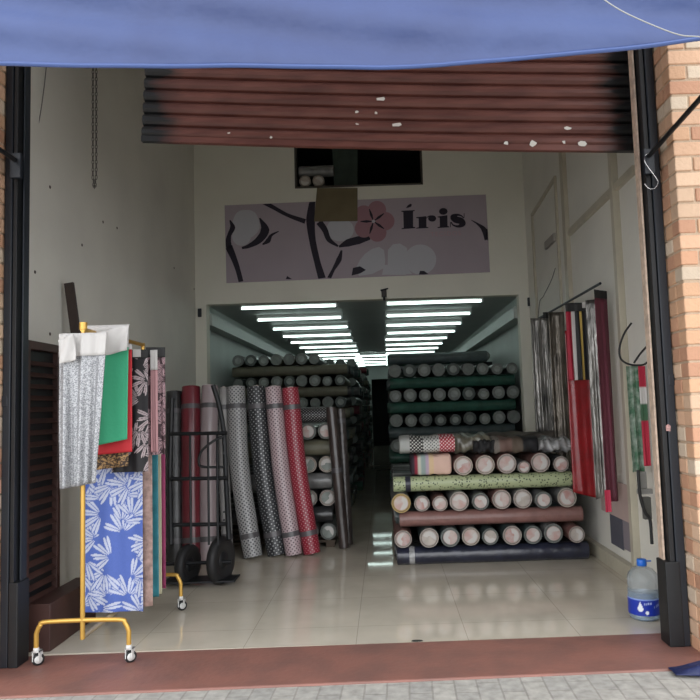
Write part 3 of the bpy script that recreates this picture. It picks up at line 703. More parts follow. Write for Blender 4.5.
MESH = {}
def roll_meshes(r, Ln, wrap, edge, lab, detailed):
    key = (round(r, 3), Ln, wrap, edge, lab, detailed)
    if key in MESH: return MESH[key]
    seg = 24 if detailed else 16
    n = 7 if detailed else 3
    body = MB(); M = Matrix.Rotation(-PI / 2, 4, 'X')     # z -> y
    ys = [0, 0.004, 0.02] + [Ln * i / n for i in range(1, n)] + [Ln - 0.02, Ln - .004, Ln]
    rs = [r - 0.003, r - 0.0007, r] + [r * (1 + random.uniform(-0.015, 0.015)) for _ in range(1, n)] + [r, r - .0007, r - .003]
    vs = []; uv = []
    ph = random.uniform(0, 6)
    for y, rr in zip(ys, rs):
        for k in range(seg + 1):
            a = 2 * PI * k / seg; w = rr * (1 + 0.012 * math.sin(3 * a + ph))
            vs.append((w * math.cos(a), y, w * math.sin(a))); uv.append((y, 2 * PI * r * k / seg))
    W = seg + 1
    fs = [(i * W + k, (i + 1) * W + k, (i + 1) * W + k + 1, i * W + k + 1) for i in range(len(ys) - 1) for k in range(seg)]
    body.add(vs, fs, 0, uv, True)
    rin = r * (0.72 if detailed else 0.55)
    def disc(y, ro, ri, yi, mi, fl):
        a = [(ro * math.cos(2 * PI * k / seg), y, ro * math.sin(2 * PI * k / seg)) for k in range(seg)]
        b = [(ri * math.cos(2 * PI * k / seg), yi, ri * math.sin(2 * PI * k / seg)) for k in range(seg)]
        f = [(k, (k + 1) % seg, seg + (k + 1) % seg, seg + k) for k in range(seg)]
        if fl: f = [q[::-1] for q in f]
        body.add(a + b, f, mi)
    disc(0, r - .003, r * .88, .001, 1, False); disc(.001, r * .88, rin, .003, 1, False)
    disc(Ln, r - .003, rin, Ln - .003, 1, True)
    parts = {}
    if not detailed:
        for y, rev in ((0.003, False), (Ln - .003, True)):
            q = [(rin * math.cos(2 * PI * k / seg), y, rin * math.sin(2 * PI * k / seg)) for k in range(seg)]
            body.add(q, [tuple(range(seg))[::-1] if rev else tuple(range(seg))], 2)
    o = body.build('fabric_roll', [wraps[wrap], edge_m[edge], label_m[lab]]); parts['body'] = o.data; bpy.data.objects.remove(o)
    if detailed:
        a = MB()
        M2 = Matrix.Rotation(PI / 2, 4, 'X')
        for y, sg in ((0, 1),):
            ring = [(r * .84 * math.cos(2 * PI * k / 20), y - .0015 * sg, r * .84 * math.sin(2 * PI * k / 20)) for k in range(20)]
            a.sweep(ring, 0.0020, 5, closed=True)
        o = a.build('film_ring', film_m); parts['ring'] = o.data; bpy.data.objects.remove(o)
        c = MB(); rc = rin
        for y, sg in ((-0.004, 1),):
            q = [(rc * math.cos(2 * PI * k / seg), y, rc * math.sin(2 * PI * k / seg)) for k in range(seg)]
            q2 = [(rc * math.cos(2 * PI * k / seg), y + .01 * sg, rc * math.sin(2 * PI * k / seg)) for k in range(seg)]
            c.add(q, [tuple(range(seg))[::sg]]); c.add(q + q2, [(k, (k + 1) % seg, seg + (k + 1) % seg, seg + k) for k in range(seg)])
            # white paper crescent sticker
            ph2 = random.uniform(0, 6)
            st = [(rc * .93 * math.cos(ph2 + PI * k / 9), y - .0012 * sg, rc * .93 * math.sin(ph2 + PI * k / 9)) for k in range(10)]
            st += [(rc * .30 * math.cos(ph2 + PI - 2.4 * k / 3), y - .0012 * sg, rc * .30 * math.sin(ph2 + PI - 2.4 * k / 3)) for k in range(4)]
            c.add(st, [tuple(range(14))[::sg]], 1)
        o = c.build('core_label', [label_m[lab], mat('white_paper_sticker', (0.52, 0.50, 0.475), 0.7)]); parts['core'] = o.data; bpy.data.objects.remove(o)
    MESH[key] = parts
    return parts

def put_roll(x, y, z, along, r, Ln, wrap, edge, lab, detailed, label, group):
    """near end centre at x,y,z ; along 'Y' or 'X'"""
    p = roll_meshes(r, Ln, wrap, edge, lab, detailed)
    rz = 0 if along == 'Y' else -PI / 2
    spin = random.choice([0, .7, 1.5, 2.6, 3.6, 5.1])
    if detailed:
        t = empty('fabric_roll', (x, y, z), label=label, cat='fabric roll', group=group)
        t.rotation_euler = (0, 0, rz)
        for k, nm in (('body', 'cloth_wrap'), ('ring', 'film_ring'), ('core', 'core_end')):
            o = bpy.data.objects.new(nm, p[k]); COL.objects.link(o); o.parent = t; o.rotation_euler = (0, spin, 0)
        return t
    o = bpy.data.objects.new('fabric_roll', p['body']); COL.objects.link(o); o.location = (x, y, z)
    o.rotation_euler = Matrix.Rotation(rz, 3, 'Z').to_euler() if along == 'X' else (0, spin, 0)
    return tag(o, label, 'fabric roll', group)

cnt = ['first', 'second', 'third', 'fourth', 'fifth', 'sixth', 'seventh', 'eighth', 'ninth', 'tenth', 'eleventh', 'twelfth']
# --- near stack, right of the aisle
NX0 = 0.05; NY0 = 5.785
GN = 'fabric rolls in the front stack right of the aisle'
def near_stack():
    xs_row = {0: [403, 429, 450, 471, 490.5, 512, 533, 554, 576.5], 1: [401, 422, 440, 459, 480.5, 502, 523, 543, 567]}
    xrow3 = [463, 485, 507, 523.5, 541, 561]
    lay_z = [(0.0, 0.145), (0.305, 0.125), (0.59, 0.125)]
    for li, (z, d) in enumerate(lay_z):
        nm = ['navy', 'brown', 'sprig'][li]
        txt = ['navy film-wrapped fabric roll lying on the floor along the front of the near stack',
               'dusty rose brown fabric roll lying crosswise in the middle of the near stack',
               'pale green sprigged fabric roll lying crosswise near the top of the near stack'][li]
        other = ['dark', 'grey', 'grey'][li]
        Ln = [1.56, 1.50, 1.47][li]
        for k in range(9):
            x0 = NX0 + (0 if k else (.02, .04, .0)[li]) + random.uniform(-.01, .01)
            lab = txt if k == 0 else f'{cnt[k]} crosswise roll from the front in the {["bottom", "middle", "upper"][li]} layer of the near stack'
            w = nm if k == 0 else random.choice([other, 'teal', 'dark'])
            t = put_roll(x0, NY0 + 0.075 + k * 0.158, z + d / 2, 'X', d / 2, Ln if k == 0 else 1.5, w, 'grey', 3, True if k == 0 else False, lab, GN)
            if k == 0:                       # tape bands
                for bx, bm in ((0.12, clear_grey),) if li != 1 else ():
                    m = MB(); m.sweep([(0, bx - .022, 0), (0, bx + .022, 0)], d / 2 * 1.025, 24, caps=False)
                    m.build('tape_band', mat('dark_tape', (0.03, 0.03, 0.045), 0.3) if li == 2 else clear_grey, t)
    rowz = [0.145, 0.43]
    names = ['bottom', 'second']
    for ri in (0, 1):
        for k, px in enumerate(xs_row[ri]):
            r = {0: [.073, .084, .079, .075, .069, .079, .075, .079, .068], 1: [.084, .066, .064, .080, .070, .083, .079, .069, .083]}[ri][k] * 1.0
            r = min(r, 0.080)
            X = at(px, 536 if ri == 0 else 502, NY0).x
            lb = random.choice([0, 1, 0, 2, 1]); 
            if ri == 0 and k == 1: lb = 2
            ed = random.choice(['pale', 'cream', 'grey', 'pale']); 
            if ri == 1 and k == 0: ed = 'yellow'
            put_roll(X, NY0 + random.uniform(-.03, .02), rowz[ri] + r, 'Y', r, 1.5, random.choice(['grey', 'grey', 'brown', 'teal', 'grey']), ed, lb, True,
                     ('yellow-edged roll end at the left of the second end-on row of the near stack' if (ri == 1 and k == 0) else
                      f'{cnt[k]} pale roll end from the left in the {names[ri]} end-on row of the near stack'), GN)
    for k, px in enumerate(xrow3):
        r = [.080, .080, .082, .052, .081, .066][k]
        X = at(px, 464, NY0).x
        put_roll(X, NY0 + random.uniform(-.03, .02), 0.715 + r, 'Y', r, 1.5, random.choice(['dark', 'grey', 'brown']), random.choice(['pale', 'cream']), random.choice([0, 1]), True,
                 'small roll end tucked between two larger ones in the top row of the near stack' if k == 3 else f'{cnt[k]} pale roll end from the left in the top row of the near stack', GN)
near_stack()

def back_stack(x_edge_left, Y0, nY, dY, dX, pairs, top_x, side, wchoices, group, n_top=None, sp=None, nXr=9):
    sp = sp or 0.17
    z = 0.0
    Ln = 1.52
    lname = ['bottom', 'second', 'third', 'fourth', 'fifth', 'sixth', 'seventh', 'eighth']
    for p in range(pairs + (1 if top_x else 0)):
        top = p == pairs
        for k in range(nXr if not top else 3):
            x0 = x_edge_left + random.uniform(-.02, .03)
            put_roll(x0, Y0 + dX / 2 + k * (1.5 / nXr) + .01, z + dX / 2, 'X', dX / 2 - .001, Ln if not top else 1.2, random.choice(wchoices[0]), 'darkgrey', 4, False,
                     f'{cnt[k]} crosswise roll from the front in {lname[p] if not top else "topmost"} crosswise layer, {side} store stack', group)
        z += dX
        if top: break
        n = nY if (n_top is None or p < pairs - 1) else n_top
        for k in range(n):
            r = dY / 2 * random.choice([0.86, 0.93, 1.0, 1.0])
            put_roll(x_edge_left + dY / 2 + k * sp, Y0 + random.uniform(-.03, .02), z + r, 'Y', r, Ln, random.choice(wchoices[1]), random.choice(['grey', 'darkgrey', 'grey']), random.choice([3, 4, 3]), False,
                     f'{cnt[k]} dull roll end from the left, {lname[p]} end-on row, {side} store stack', group)
        z += dY
back_stack(at(389, 400, 8.5).x + 0.0, 8.5, 9, 0.162, 0.138, 6, True, 'right', (['green', 'green', 'teal'], ['green', 'dark', 'grey']), 'fabric rolls in the store stack right of the aisle', sp=0.178)
back_stack(-1.99, 9.2, 9, 0.155, 0.135, 7, False, 'left', (['teal', 'olive', 'dark'], ['dark', 'teal', 'olive']), 'fabric rolls in the store stack left of the aisle', n_top=7, sp=0.167)

# --- stacks further down the aisle: past counting, one mass
def far_stacks():
    m = MB(); wl = ['dark', 'green', 'teal', 'olive', 'wine', 'grey']
    def cyl(p, q, r, mi):
        m.sweep([p, q], r, 10, mi=mi, caps=False)
        for e, rev in ((p, True), (q, False)):
            d = (Vector(q) - Vector(p)).normalized(); ax = Vector((0, 0, 1)); ay = d.cross(ax)
            ring = [Vector(e) + (ax * math.cos(2 * PI * k / 10) + ay * math.sin(2 * PI * k / 10)) * r for k in range(10)]
            m.add(ring, [tuple(range(10))[::-1] if not rev else tuple(range(10))], 6)
    for side, xa, xb in ((-1, -1.98, -0.42), (1, 0.12, 1.62)):
        Y = 10.95 if side < 0 else 10.3
        while Y < 21.5:
            z = 0.0; lv = 0; H = random.uniform(1.75, 2.15)
            off = random.uniform(-.05, .05)
            while z < H:
                if lv % 2 == 0:
                    for k in range(9): cyl((xa + random.uniform(-.02, .02), Y + .08 + k * .165, z + .07), (xb + off + random.uniform(-.03, .03), Y + .08 + k * .165, z + .07), .068, random.randrange(6))
                    z += .14
                else:
                    for k in range(9):
                        xx = xa + .1 + k * (xb - xa - .2) / 8 + off; cyl((xx, Y, z + .078), (xx, Y + 1.5, z + .078), random.uniform(.065, .077), random.randrange(6))
                    z += .155
                lv += 1
            Y += 1.75
    o = m.build('fabric_roll_mass', [wraps[w] for w in wl] + [label_m[4]])
    tag(o, 'dark stacks of fabric rolls receding along both sides of the store aisle', 'fabric rolls', kind='stuff')
far_stacks()

# --- swatches and folded cloth on top of the near stack
def grid_cloth(name, nx, ny, fn, m, parent=None, solid=0.0, colf=None):
    vs = []; uv = []; cs = []
    for i in range(nx + 1):
        for j in range(ny + 1):
            u, v = i / nx, j / ny; p = fn(u, v); vs.append(p); uv.append((u, v))
            if colf: cs.append(colf(u, v))
    fs = [(i * (ny + 1) + j, (i + 1) * (ny + 1) + j, (i + 1) * (ny + 1) + j + 1, i * (ny + 1) + j + 1) for i in range(nx) for j in range(ny)]
    return MB().add(vs, fs, 0, uv, True, cs if colf else None).build(name, m, parent, solid=solid)

def box_pack(name, w, d, h, parent, m, rnd=0.35, colf=None, wob=0.01):
    """soft folded pack: rounded slab with crumpled faces (origin bottom front left)"""
    N = 26; K = 20; ph = random.uniform(0, 6)
    def sec(a):   # superellipse in y,z
        c, s_ = math.cos(a), math.sin(a); e = rnd
        return (math.copysign(abs(c) ** e, c), math.copysign(abs(s_) ** e, s_))
    vs = []; cs = []
    for i in range(N + 1):
        x = w * i / N
        end = min(1, 0.8 + 6 * min(i, N - i) / N)
        for k in range(K):
            a = 2 * PI * k / K; cy, cz = sec(a)
            q = wob * math.sin(13 * x / w + 3 * a + ph) + wob * .6 * math.sin(29 * x / w - 2 * a + ph)
            vs.append((x, d / 2 + cy * (d / 2) * end + q * cy, h / 2 + cz * (h / 2 * end + q)))
            if colf: cs.append(colf(i / N, (cz + 1) / 2))
    fs = [(i * K + k, i * K + (k + 1) % K, (i + 1) * K + (k + 1) % K, (i + 1) * K + k) for i in range(N) for k in range(K)]
    m_ = MB().add(vs, fs, 0, None, True, cs if colf else None)
    for i, rv in ((0, False), (N, True)):
        r = tuple(range(i * K, i * K + K)); vv = [vs[q] for q in r]; m_.add(vv, [tuple(range(K))[::-1] if rv else tuple(range(K))], 0, cols=[cs[q] for q in r] if colf else None)
    return m_.build(name, m, parent)

top = 0.722
def pt(px, py, Y): return at(px, py, Y)
# color swatch pack (lower left on top)
a = pt(411, 476, NY0 + .03); b = pt(452, 476, NY0 + .03)
t = empty('fabric_bundle', (a.x, NY0 + .0, top + .001), label='folded bundle of pastel striped cloth at the left end on top of the near stack', cat='cloth bundle', group='folded cloth on the near stack')
def stripes(u, v):
    if u < .10: return (0.03, .02, .03)
    if u < .17: return (0.25, .02, .04)
    if u < .24: return (0.50, .50, .42)
    if u < .36: return (0.26, .33, .31)
    if u < .46: return (.42, .32, .42)
    if u < .56: return (.62, .45, .27)
    return (.62, .42, .34)
box_pack('folded_cloth', b.x - a.x, .35, .165, t, mat_attr('printed_cloth', 0.7), 0.3, stripes, .003)
# polka bundle above it
a = pt(400, 452, NY0 + .05); b = pt(455, 452, NY0 + .05)
t = empty('fabric_bundle', (a.x, NY0 + .03, top + .17), label='polka dot cloth bundle in black, white and red on the near stack', cat='cloth bundle', group='folded cloth on the near stack')
def dotcol(u, v):
    i = int(u * 34) ; 
    W_ = (b.x - a.x)
    x = u * W_ / .030; z = v * .16 / .030
    q = min(math.hypot((x % 1) - .5, (z % 1) - .5), math.hypot(((x + .5) % 1) - .5, ((z + .5) % 1) - .5)) < .21
    if u < .18: return (.35, .36, .34)
    if u < .42: return (.6, .6, .56) if q else (.012, .012, .012)
    if u < .72: return (.05, .06, .05) if q else (.50, .50, .47)
    return (.75, .6, .6) if q else (.34, .012, .03)
def fine_pack(name, w, d, h, parent, colf):
    nx, nz = 130, 40
    vs = []; cs = []
    for i in range(nx + 1):
        for j in range(nz + 1):
            u, v = i / nx, j / nz
            y = d * .5 - d * .5 * (max(0, 1 - abs(2 * v - 1) ** 4)) ** .5 + .004 * math.sin(20 * u + 3 * v)
            z = h * v + .006 * math.sin(9 * u) * v
            vs.append((w * u, y, z)); cs.append(colf(u, v))
    m_ = MB().add(vs, [(i * (nz + 1) + j, (i + 1) * (nz + 1) + j, (i + 1) * (nz + 1) + j + 1, i * (nz + 1) + j + 1) for i in range(nx) for j in range(nz)], 0, None, True, cs)
    # top, back, sides
    m_.add([(0, d / 2, h), (w, d / 2, h), (w, d, h * .9), (0, d, h * .9), (0, d, 0), (w, d, 0)], [(0, 1, 2, 3), (3, 2, 5, 4)], cols=[colf(.3, .5)] * 6)
    for u, x in ((0, 0), (1, w)):
        col = [(x, vs[(0 if u == 0 else nx) * (nz + 1) + j][1], vs[(0 if u == 0 else nx) * (nz + 1) + j][2]) for j in range(nz + 1)] + [(x, d, h * .9), (x, d, 0)]
        m_.add(col, [tuple(range(len(col)))], cols=[colf(u, .5)] * len(col))
    return m_.build(name, mat_attr('printed_cloth', 0.7), parent)
fine_pack('folded_cloth', b.x - a.x, .4, .15, t, dotcol)
def lump(label, x0p, x1p, ybase, hh, m, yoff=0.05, d=.5, colf=None, wob=.012, z=None):
    a = pt(x0p, ybase, NY0 + yoff); b = pt(x1p, ybase, NY0 + yoff)
    t = empty('fabric_bundle', (a.x, NY0 + yoff, z if z is not None else a.z), label=label, cat='cloth bundle', group='folded cloth on the near stack')
    box_pack('folded_cloth', b.x - a.x, d, hh, t, m, .5, colf, wob)
    return t
lump('crumpled olive-grey film-wrapped cloth behind the polka dot bundle on the near stack', 448, 492, 447, .15, mat('olive_film', (.16, .15, .11), .3, var=.5, vscale=14, bump=1, bscale=14, coat=.6), .12, z=top + .162)
lump('black folded cloth between grey film and brown cloth on the near stack', 474, 502, 448, .085, mat('black_cloth', (.01, .01, .011), .8), .02, .1, z=top + .178)
def bb(u, v):
    if u < .15: return (.16, .14, .12)
    if u < .42: return (.14, .085, .07)
    if u < .62: return (.10, .075, .055)
    return (.012, .012, .014)
lump('brown-to-black folded cloth draped on top of the near stack', 494, 540, 452, .13, mat_attr('printed_cloth', .7), .0, .45, bb, .006, z=top + .155)
lump('clear grey plastic bag of cloth at the right end on top of the near stack', 538, 573, 452, .11, clear_grey, .06, .5, z=top + .152)
lump('long olive-brown cloth laid flat behind the bundles on the near stack', 430, 562, 440, .09, mat('taupe_cloth', (.10, .085, .07), .6, var=.5, vscale=8, bump=1, bscale=10), .55, .5, z=top + .20)

# ------------------------------------------------------------------ leaning rolls, left
GL = 'tall fabric rolls standing against the left stacks'
tape_m = mat('grey_stretch_tape', (0.085, 0.08, 0.085), 0.3)
dots_w = mat_dots('white_cloth_grey_dots', (0.36, 0.36, 0.355), (0.06, 0.06, 0.07), 0.036, .30)
dots_b = mat_dots('black_cloth_white_dots', (0.018, 0.02, 0.024), (0.33, 0.34, 0.34), 0.042, .20)
dots_p = mat_dots('blush_cloth_grey_dots', (0.47, 0.36, 0.375), (0.12, 0.08, 0.095), 0.036, .28)
dots_r = mat_dots('red_cloth_white_dots', (0.26, 0.008, 0.026), (0.50, 0.26, 0.28), 0.036, .20)
plain_r = mat('maroon_cloth_in_film', (0.17, 0.008, 0.02), .35, var=.4, vscale=5, coat=.5, stretch=(1, 1, .3))
plain_p = mat('pale_pink_cloth_in_film', (0.36, 0.29, 0.30), .35, var=.2, vscale=5, coat=.4, stretch=(1, 1, .3))
plain_w = mat('off_white_cloth', (0.32, 0.31, 0.30), .45, var=.2, vscale=5)
def standing_roll(label, m, pts, r, bands=(0.12, 0.88), core=True):
    P = smooth_path(pts, 6); o = P[0].copy()
    t = empty('fabric_roll', o, label=label, cat='fabric roll', group=GL)
    P = [p - o for p in P]
    rs = [r * (1 + .012 * math.sin(2.1 * i + r * 90)) for i in range(len(P))]; rs[0] *= .93; rs[-1] *= .93
    body = MB().sweep(P, rs, 26, caps=True); body.build('cloth_wrap', m, t)
    n = len(P)
    for f in bands:
        i = f * (n - 1); i0 = int(i); c = P[i0].lerp(P[min(i0 + 1, n - 1)], i - i0); d = (P[min(i0 + 1, n - 1)] - P[i0]).normalized()
        MB().sweep([c - d * .022, c - d * .01, c + d * .01, c + d * .022], r * 1.03, 26, caps=False).build('tape_band', tape_m, t)
    if core:
        d = (P[-1] - P[-2]).normalized()
        MB().sweep([P[-1] - d * .02, P[-1] + d * .012], r * .38, 16).build('core_tube', label_m[2], t)
    return t
def lean(pxb, pxm, pxt, Yb, Yt, yt=388, r=.082, yb=None):
    z0 = r * .3 + .003
    hb = 1.3 * 700 / Yb
    xb = (pxb - PX + .032 * (hb) * -1) / 700 * Yb if False else at(pxb, 410 + hb, Yb).x
    pt_ = at(pxt, yt, Yt); Ym = (Yb + Yt) / 2; pm = at(pxm, 470, Ym)
    return [Vector((xb, Yb, .012)), Vector((pm.x, Ym + .005, (pt_.z) * .5)), Vector((pt_.x, Yt, pt_.z))]
standing_roll('dark blackish fabric roll half hidden behind the wire cart', wraps['dark'], lean(176, 175, 174, 6.15, 6.4, 392), .075)
standing_roll('plain maroon fabric roll standing behind the black cart', plain_r, lean(192, 191, 191, 6.15, 6.4, 387), .085)
standing_roll('plain pale pink fabric roll standing behind the black cart', plain_p, lean(208, 208, 210, 6.18, 6.42, 386), .078)
standing_roll('narrow off-white fabric roll beside the pale pink one', plain_w, lean(228, 224, 224, 6.3, 6.5, 388), .05)
standing_roll('white polka dot fabric roll bowed outwards', dots_w, lean(253, 240, 236, 6.30, 6.48, 387), .086)
standing_roll('black polka dot fabric roll bowed outwards', dots_b, lean(277, 263, 256, 6.36, 6.5, 387), .088)
standing_roll('blush pink polka dot fabric roll bowed outwards', dots_p, lean(294, 281, 273, 6.34, 6.46, 387), .078)
standing_roll('bright red polka dot fabric roll, rightmost of those standing', dots_r, lean(312, 298, 290, 6.38, 6.48, 388), .080)

# --- middle-left stack behind the standing rolls
GM = 'fabric rolls in the stack behind the standing rolls'
MY = 6.66
t = empty('wood_pallet', (-1.25, MY + .7, 0), label='low dark pallet under the stack behind the standing rolls', cat='pallet')
for i in range(7): boxes((-.75, .75, -.68 + i * .21, -.56 + i * .21, .045, .065)).build('deck_board', mat('dark_pallet_wood', (.07, .05, .035), .8), t)
for x in (-.7, 0, .7): boxes((x - .04, x + .04, -.68, .70, 0, .045)).build('skid', mat('dark_pallet_wood', (.07, .05, .035), .8), t)
xc = [-.565, -.735, -.905]
lv = ['bottom', 'second', 'third', 'top']
lev_edge = [('grey', 3), ('pale', 3), ('cream', 3), ('grey', 1)]
for k in range(4):
    z = .068 + k * .312
    for i, x in enumerate(xc):
        put_roll(x, MY, z + .078, 'Y', .078, 1.4, random.choice(['dark', 'grey', 'olive']), lev_edge[k][0], lev_edge[k][1], True,
                 f'{lv[k]} end-on roll in the {["column beside the aisle", "middle column", "inner column"][i]} behind the standing rolls', GM)
    if k < 3:
        for j in range(4):
            w = ['olive', 'grey', 'dark'][2 - k] if j == 0 else 'dark'
            put_roll(-1.97, MY + .07 + j * .42, z + .157 + .076, 'X', .075, 1.45, w, 'yellow' if (k == 2 and j == 0) else 'grey', 3, j == 0,
                     f'{cnt[j]} crosswise roll from the front in the {lv[k]} layer behind the standing rolls', GM)
tp = .068 + 3 * .312 + .157 + .075
p0, p1 = Vector((-1.9, MY + .08, tp)), Vector((at(330, 415, MY).x, MY + .08, tp))
t = empty('fabric_roll', p0, label='black roll with tiny white dots on top of the stack behind the standing rolls', cat='fabric roll', group=GM)
MB().sweep([(0, 0, 0), p1 - p0], .075, 24).build('cloth_wrap', mat_dots('black_cloth_tiny_dots', (.014, .015, .017), (.3, .3, .3), .03, .25), t)
# two dark brown upright rolls beside the aisle
br_m = mat('dark_brown_cloth_in_film', (.05, .036, .032), .35, var=.5, vscale=9, bump=.8, bscale=12, coat=.4, stretch=(1, 1, .4))
standing_roll('narrow dark brown roll standing at the aisle edge of the left stack', br_m, [Vector((at(344, 540, 6.58).x, 6.58, .01)), at(337, 470, 6.60), at(331, 407, 6.62)], .05, bands=(.5,), core=False)
standing_roll('taller grey-brown roll standing behind the narrow dark brown one', mat('grey_brown_film', (.06, .048, .045), .35, var=.5, vscale=9, bump=.8, bscale=12, coat=.4), [Vector((at(348, 540, 6.75).x, 6.75, .01)), at(344, 470, 6.78), at(340, 409, 6.8)], .05, bands=(.9,), core=False)

# ------------------------------------------------------------------ black cart
def hand_truck():
    O = Vector((at(200, 580, 5.3).x, 5.35, 0))
    t = empty('hand_truck', O, label='black tubular hand truck with round wheels in front of the standing rolls', cat='cart')
    def q(px, py, Y): return at(px, py, Y) - O
    def tube(name, pts, r=.011, n=6, par=t):
        return MB().sweep(smooth_path(pts, n) if len(pts) > 2 else pts, r, 10).build(name, black_m, par)
    Yt, Yb = 5.55, 5.30
    fr = tube('side_rail', [q(213, 385, Yt), q(219, 405, Yt), q(224, 435, Yt - .02), q(226, 480, Yt - .08), q(229, 540, Yb)], .019)
    tube('side_rail', [q(172, 398, Yt), q(171, 435, Yt - .02), q(170, 480, Yt - .08), q(171, 545, Yb)], .019)
    for y in (433, 478, 524): tube('cross_bar', [q(170, y + 1, Yt - .04 - (y - 433) / 600), q(227, y, Yt - .04 - (y - 433) / 600)], .015)
    for x in (190, 208, 217): tube('inner_rod', [q(x, 434, Yt - .03), q(x + 1, 545, Yb)], .009)
    tube('handle_loop', [q(224, 436, Yt - .04), q(212, 442, Yt - .08), q(201, 452, Yt - .10), q(199, 464, Yt - .10), q(205, 467, Yt - .10), q(226, 467, Yt - .06)], .010)
    for y in (443, 453, 512, 520): MB().sweep([q(224, y, 5.46), q(224, y, 5.40)], .009, 8).build('bolt', black_m, fr)
    # toe plate and deck
    MB().box(-.28, .26, -.06, .14, .035, .05).build('toe_plate', black_m, t, bevel=.004)
    MB().sweep([(-.30, .02, .17), (.22, .02, .17)], .014, 10).build('axle', black_m, t)
    for px, R, w, Y in ((221, .178, .07, 5.40), (188, .15, .07, 5.42)):
        c = q(px, 560, Y); c.z = R + .001
        M = Matrix.Translation(c) @ Matrix.Rotation(math.radians(74), 4, 'Z') @ Matrix.Rotation(PI / 2, 4, 'X')
        prof = [(R * .35, -w * .30), (R * .55, -w * .32), (R * .62, -w * .42), (R * .78, -w / 2), (R * .94, -w * .42), (R, -w * .2), (R, w * .2), (R * .94, w * .42), (R * .78, w / 2), (R * .62, w * .42), (R * .55, w * .32), (R * .35, w * .30)]
        wh = MB().lathe(prof, 32, M=M).build('wheel', rubber_m, t)
        MB().lathe([(0, -w * .38), (R * .3, -w * .38), (R * .37, -w * .28), (R * .37, w * .28), (R * .3, w * .38), (0, w * .38)], 24, M=M).build('hub', black_m, wh)
hand_truck()

# ------------------------------------------------------------------ gold clothes rack
RX, RY0, RY1 = -1.625, 3.78, 4.72
RZ = at(76, 328, RY0).z
def clothes_rack():
    t = empty('clothes_rack', (RX, RY0, 0.001), label='gold tubular clothes rack on castors at the left of the doorway', cat='clothes rack')
    L = RY1 - RY0
    hw = 0.243; r = .0125
    for y in (0, L):
        zt = 0.225 if y == 0 else 0.235
        arch = [(-hw, y, .085), (-hw, y, zt - .06), (-hw + .02, y, zt - .018), (-hw + .065, y, zt), (hw - .065, y, zt), (hw - .02, y, zt - .018), (hw, y, zt - .06), (hw, y, .085)]
        pts = [Vector(arch[0])] + smooth_path(arch[1:-1], 4) + [Vector(arch[-1])]
        ba = MB().sweep(pts, r, 12).build('base_arch', gold_m, t)
        MB().sweep([(0, y, .13), (0, y, RZ)], r, 12).build('upright', gold_m, t)
        for sx in (-1, 1):
            ca = MB()
            ca.lathe([(0, .095), (.014, .095), (.016, .085), (.014, .07), (0, .07)], 14, M=Matrix.Translation((sx * hw, y, 0)))
            for s2 in (-1, 1): ca.box(sx * hw + .003 + s2 * .017 - .002, sx * hw + .003 + s2 * .017 + .002, y - .012, y + .028, .025, .078)
            ca.box(sx * hw - .018, sx * hw + .022, y - .012, y + .028, .072, .078)
            cw = ca.build('castor_fork', mat('white_plastic_castor', (.62, .62, .6), .4), ba)
            M = Matrix.Translation((sx * hw + .003, y + .014, .031)) @ Matrix.Rotation(PI / 2, 4, 'Y') if False else Matrix.Translation((sx * hw + .003, y + .014, .031)) @ Matrix.Rotation(math.radians(35), 4, 'Z') @ Matrix.Rotation(PI / 2, 4, 'X')
            MB().lathe([(.006, -.012), (.024, -.012), (.031, -.008), (.031, .008), (.024, .012), (.006, .012)], 22, M=M).build('castor_tyre', rubber_m, ba)
            MB().lathe([(0, -.0135), (.020, -.0135), (.020, .0135), (0, .0135)], 18, M=M).build('castor_hub', mat('white_plastic_castor', (.62, .62, .6), .4), ba)
    MB().sweep([(0, 0, .14), (0, L, .14)], r, 12).build('lower_bar', mat('worn_gold_tube', (.45, .36, .22), .4, metal=.3), t)
    MB().sweep([(0, -.012, RZ - .012), (0, L + .01, RZ - .012)], r, 12).build('hanging_rail', gold_m, t)
    MB().sweep([(-.0, -.0, RZ - .01), (0, -.0, RZ + .028)], .021, 14).build('knob', gold_m, t)
clothes_rack()

def fan_pattern(W, H, nx, nz, bg, fg, seed, n_fr, size, thick, leaf=7, fg2=None):
    """palm-frond print rasterised on the cloth grid"""
    rg = np.random.default_rng(seed)
    xs = np.linspace(0, W, nx + 1)[:, None]; zs = np.linspace(0, H, nz + 1)[None, :]
    mask = np.zeros((nx + 1, nz + 1))
    cols = max(1, int(round(W / (size * .62)))); 
    cents = []
    rows = int(H / (size * .55)) + 2
    for j in range(rows):
        for i in range(cols + 1):
            cents.append(((i + .5 * (j % 2)) * W / cols + rg.uniform(-.25, .25) * size, j * size * .54 + rg.uniform(-.2, .2) * size))
    for (cx, cz) in cents:
        a0 = rg.uniform(0, 2 * PI); 
        for k in range(leaf):
            a = a0 + (k - (leaf - 1) / 2) * (2.6 / leaf); Lf = size * rg.uniform(.55, .72) * (1 - .25 * abs(k - (leaf - 1) / 2) / leaf)
            dx, dz = xs - cx, zs - cz
            u = dx * math.cos(a) + dz * math.sin(a); v = -dx * math.sin(a) + dz * math.cos(a) + .12 * u * u / size * (1 if k % 2 else -1)
            tt = u / Lf
            w = thick * np.sqrt(np.clip(tt * (1 - tt) * 4, 0, None)) 
            t2 = (u / Lf - .16) / .84
            w = thick * np.sqrt(np.clip(t2 * (1 - t2) * 4, 0, None)) * (0.55 + .6 * t2)
            edge = (t2 > -.05) & (t2 < 1.03) & (np.abs(v) < w + thick * .45)
            leafm = (t2 > 0) & (t2 < 1) & (np.abs(v) < w)
            mask[edge] = 0.0; mask[leafm] = 1.0
    bgv, fgv = np.array(bg), np.array(fg)
    out = bgv[None, None] * (1 - mask[..., None]) + fgv[None, None] * mask[..., None]
    out *= rg.uniform(.93, 1.05, (nx + 1, nz + 1))[..., None]
    return out

